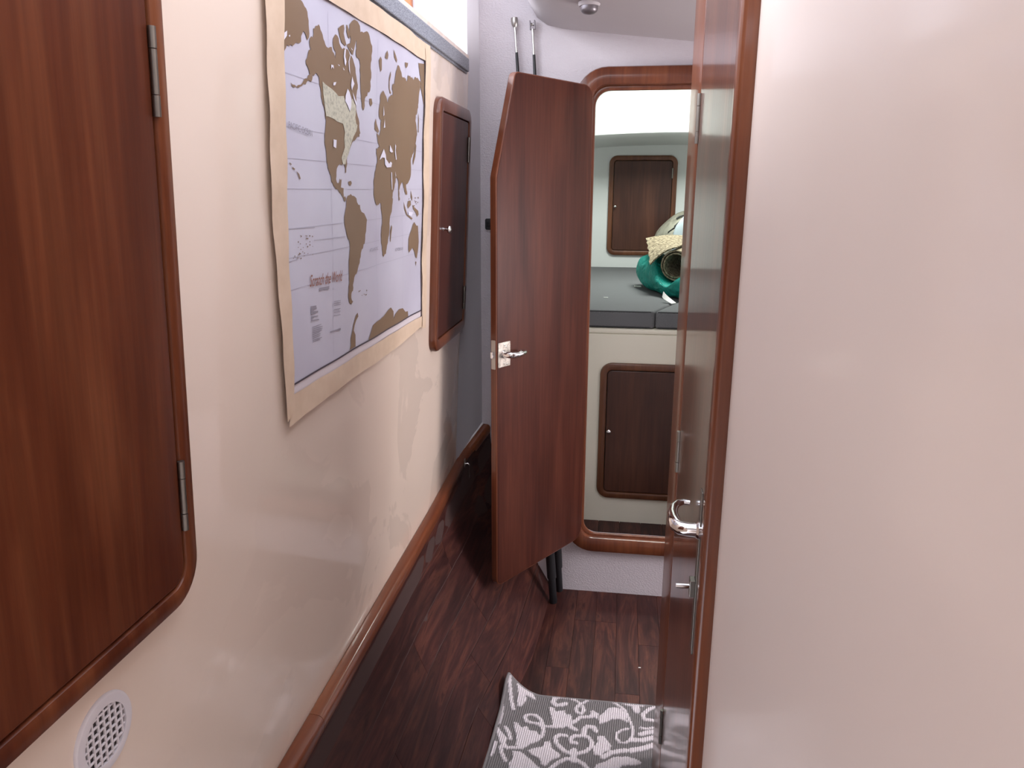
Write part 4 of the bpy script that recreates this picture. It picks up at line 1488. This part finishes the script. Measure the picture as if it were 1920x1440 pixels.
STROKES = [  # width in photo tile units, then points
    (34, (1850, 420), (1780, 450), (1720, 500), (1740, 550), (1820, 560)),
    (42, (790, 330), (770, 370), (800, 400), (860, 400), (905, 385)),
    (24, (790, 335), (850, 320), (940, 325), (1010, 350), (1060, 390), (1090, 380), (1150, 345), (1250, 340), (1380, 355), (1460, 400), (1530, 450), (1570, 530), (1600, 600), (1620, 680), (1600, 760), (1540, 800), (1480, 795), (1440, 750), (1445, 700), (1490, 670), (1560, 650)),
    (30, (1050, 400), (1015, 430), (1025, 475), (1075, 490), (1100, 450), (1085, 410)),
    (34, (985, 585), (1060, 530), (1140, 525), (1200, 520), (1240, 500)),
    (30, (640, 600), (560, 590), (490, 570), (470, 520), (520, 500), (590, 510), (640, 550), (660, 600), (670, 680), (650, 730)),
    (34, (640, 620), (740, 630), (860, 630), (940, 600), (985, 585)),
    (40, (930, 600), (970, 640), (1010, 660)),
    (30, (220, 850), (225, 900), (250, 950), (270, 985)),
    (34, (220, 840), (300, 850), (370, 850), (440, 850), (520, 800), (600, 770), (660, 720)),
    (30, (450, 930), (520, 990), (580, 1050), (640, 1090)),
    (34, (910, 725), (850, 715), (800, 740), (800, 790), (840, 840), (900, 890), (960, 910)),
    (34, (1015, 800), (965, 790), (960, 750), (1010, 725), (1090, 725), (1150, 740), (1180, 790), (1170, 850), (1120, 890), (1040, 910)),
    (40, (1095, 710), (1105, 650), (1140, 625), (1200, 635), (1225, 675)),
    (50, (990, 880), (990, 990)),
    (34, (740, 1080), (820, 1010), (920, 965), (1010, 975), (1090, 1020), (1150, 1080)),
    (26, (1700, 640), (1780, 650), (1850, 640)), (44, (1700, 710), (1780, 690), (1850, 680)), (46, (1600, 770), (1720, 770), (1850, 740)),
    (50, (1600, 880), (1720, 860), (1850, 820)), (44, (1300, 950), (1400, 900), (1540, 880)),
    (24, (235, 460), (225, 540), (195, 620)), (24, (165, 800), (140, 880), (118, 930)),
    (30, (270, 640), (310, 700), (320, 760)), (34, (180, 670), (210, 730), (230, 790), (260, 830)),
    (40, (1500, 370), (1600, 400), (1720, 400)), (60, (1640, 410), (1660, 460)),
    (30, (330, 400), (350, 450)), (30, (300, 250), (310, 330), (330, 400)),
]
BLOBS = [
    [(330, 110), (360, 170), (420, 230), (480, 270), (560, 300), (595, 350), (540, 340), (490, 330), (480, 380), (430, 430), (390, 420), (400, 340), (380, 260), (345, 200)],
    [(730, 420), (790, 430), (800, 470), (850, 460), (900, 460), (910, 500), (960, 500), (975, 560), (950, 600), (880, 620), (770, 610), (755, 530), (740, 480)],
    [(1165, 470), (1200, 455), (1250, 490), (1240, 540), (1180, 530)],
    [(1255, 520), (1310, 480), (1360, 430), (1430, 425), (1500, 440), (1550, 500), (1560, 580), (1490, 550), (1400, 550), (1310, 590), (1260, 600)],
    [(355, 580), (400, 590), (440, 640), (500, 620), (520, 670), (600, 680), (640, 740), (600, 790), (520, 800), (440, 840), (375, 830), (385, 720), (365, 650)],
    [(500, 880), (560, 860), (660, 840), (680, 790), (740, 780), (760, 860), (850, 920), (840, 950), (740, 990), (700, 1045), (650, 1030), (630, 970), (540, 920)],
    [(340, 880), (430, 890), (500, 960), (560, 1020), (600, 1075), (420, 1100), (290, 1100), (310, 1010), (350, 960)],
    [(1240, 730), (1310, 725), (1350, 780), (1390, 830), (1380, 880), (1310, 900), (1280, 940), (1210, 930), (1190, 850), (1240, 800)],
    [(1320, 1000), (1420, 950), (1560, 945), (1660, 975), (1720, 1010), (1660, 1035), (1500, 1040), (1480, 1080), (1200, 1080), (1230, 1030)],
    [(180, 680), (230, 690), (280, 740), (270, 800), (220, 790), (190, 740)],
]
sx_ = np.linspace(0, W_, NU + 1)
sy_ = np.linspace(0, H_, NV + 1)
GU, GV = np.meshgrid(sx_, sy_, indexing='ij')
white = np.zeros(GU.shape, bool)


def add_stroke(pts, w):
    for a, b in zip(pts[:-1], pts[1:]):
        d = b - a
        L2 = d @ d
        if L2 < 1e-12:
            continue
        t = np.clip(((GU - a[0]) * d[0] + (GV - a[1]) * d[1]) / L2, 0, 1)
        white[(GU - a[0] - t * d[0]) ** 2 + (GV - a[1] - t * d[1]) ** 2 < (w / 2) ** 2] = True


def add_blob(pts):
    ins_ = np.zeros(GU.shape, bool)
    j = len(pts) - 1
    for i in range(len(pts)):
        (xi, yi), (xj, yj) = pts[i], pts[j]
        with np.errstate(divide='ignore', invalid='ignore'):
            c = ((yi > GV) != (yj > GV)) & (GU < (xj - xi) * (GV - yi) / (yj - yi + 1e-12) + xi)
        ins_ ^= c
        j = i
    white[ins_] = True


def mirrored(pts):
    for mu in (False, True):
        for mv in (False, True):
            yield [np.array([0.92 - p[0] if mu else p[0], 0.72 - p[1] if mv else p[1]]) for p in pts]


for s in STROKES:
    for q in mirrored([mt(*p) for p in s[1:]]):
        add_stroke(q, s[0] * 0.00036)
for b in BLOBS:
    for q in mirrored([mt(*p) for p in b]):
        add_blob(q)
rib = np.abs(np.sin(GU / 0.0062 * math.pi))
bead = 0.75 + 0.25 * np.abs(np.sin(GV / 0.0062 * math.pi + (np.floor(GU / 0.0062) % 2) * 1.57))
height = 0.0068 + np.where(white, 0.0032, 0.0) + 0.0034 * rib * bead
dist = np.sqrt(GU ** 2 + GV ** 2)
edge = np.minimum.reduce([GU, GV, W_ - GU, H_ - GV])
height = np.where(edge < 0.004, 0.006, height)
lift = 0.062 * np.clip(1 - dist / 0.105, 0, 1) ** 1.7
lift_edge = 0.030 * np.clip(1 - GU / 0.05, 0, 1) ** 2 * np.clip((GV - 0.0) / 0.03, 0, 1) * np.clip(1 - GV / 0.25, 0, 1)
PX = MC[0] + MU[0] * GU + MV[0] * GV
PY = MC[1] + MU[1] * GU + MV[1] * GV
PX = PX + np.clip(1 - dist / 0.08, 0, 1) ** 2 * 0.002
PY = PY + np.clip(1 - dist / 0.08, 0, 1) ** 2 * 0.012
PZ = height + lift + lift_edge
verts = np.stack([PX, PY, PZ], -1).reshape(-1, 3)
idx = np.arange((NU + 1) * (NV + 1)).reshape(NU + 1, NV + 1)
quads = np.stack([idx[:-1, :-1], idx[1:, :-1], idx[1:, 1:], idx[:-1, 1:]], -1).reshape(-1, 4)[:, ::-1]
me = bpy.data.meshes.new('pile')
me.vertices.add(len(verts))
me.vertices.foreach_set('co', verts.ravel())
me.loops.add(len(quads) * 4)
me.loops.foreach_set('vertex_index', quads.ravel())
me.polygons.add(len(quads))
me.polygons.foreach_set('loop_start', np.arange(len(quads)) * 4)
me.polygons.foreach_set('loop_total', np.full(len(quads), 4))
me.update(calc_edges=True)
ca = me.color_attributes.new('pile', 'FLOAT_COLOR', 'POINT')
colr = np.where(white[..., None], np.array([0.68, 0.63, 0.65, 1.0]), np.array([0.215, 0.200, 0.200, 1.0])).reshape(-1, 4)
ca.data.foreach_set('color', colr.ravel().astype(np.float32))
rugm = empty('floor_mat', Matrix.Translation((0.0, 1.6, 0.0)))
tag(rugm, 'grey loop pile mat with white scroll pattern and a curled corner', 'mat')
adopt(link('pile', me, 'pile'), rugm)


def edge_path(seq):
    return [tuple(Vector((float(PX[i, j]), float(PY[i, j]), float(PZ[i, j]) - 0.0015))) for i, j in seq]


for seq in ([(i, 0) for i in range(0, NU + 1, 4)], [(0, j) for j in range(0, NV + 1, 4)], [(NU, j) for j in range(0, NV + 1, 6)]):
    adopt(tube('binding', edge_path(seq), 0.0045, 'binding', n=8), rugm)
# backing so that the curled corner has an underside
bk = [tuple(v_ - np.array([0, 0, 0.0055])) for v_ in verts.reshape(NU + 1, NV + 1, 3)[::10, ::10].reshape(-1, 3)]
nu, nv = len(range(0, NU + 1, 10)), len(range(0, NV + 1, 10))
bk = [(a, b, max(c - 0.002 - (0.0 if c > 0.012 else 0.0), 0.0006)) for a, b, c in bk]
fs = [(i * nv + j, (i + 1) * nv + j, (i + 1) * nv + j + 1, i * nv + j + 1) for i in range(nu - 1) for j in range(nv - 1)]
adopt(obj('backing', bk, fs, 'binding'), rugm)
cr = at_z((1199, 1252), 0.001)
o = box('paper_scrap', cr[0] - 0.004, cr[1] - 0.0018, 0.0004, cr[0] + 0.004, cr[1] + 0.0018, 0.0022, 'white_tag', bevel=0.0005)
tag(o, 'tiny pale crumb on the dark floor planks past the mat', 'crumb')
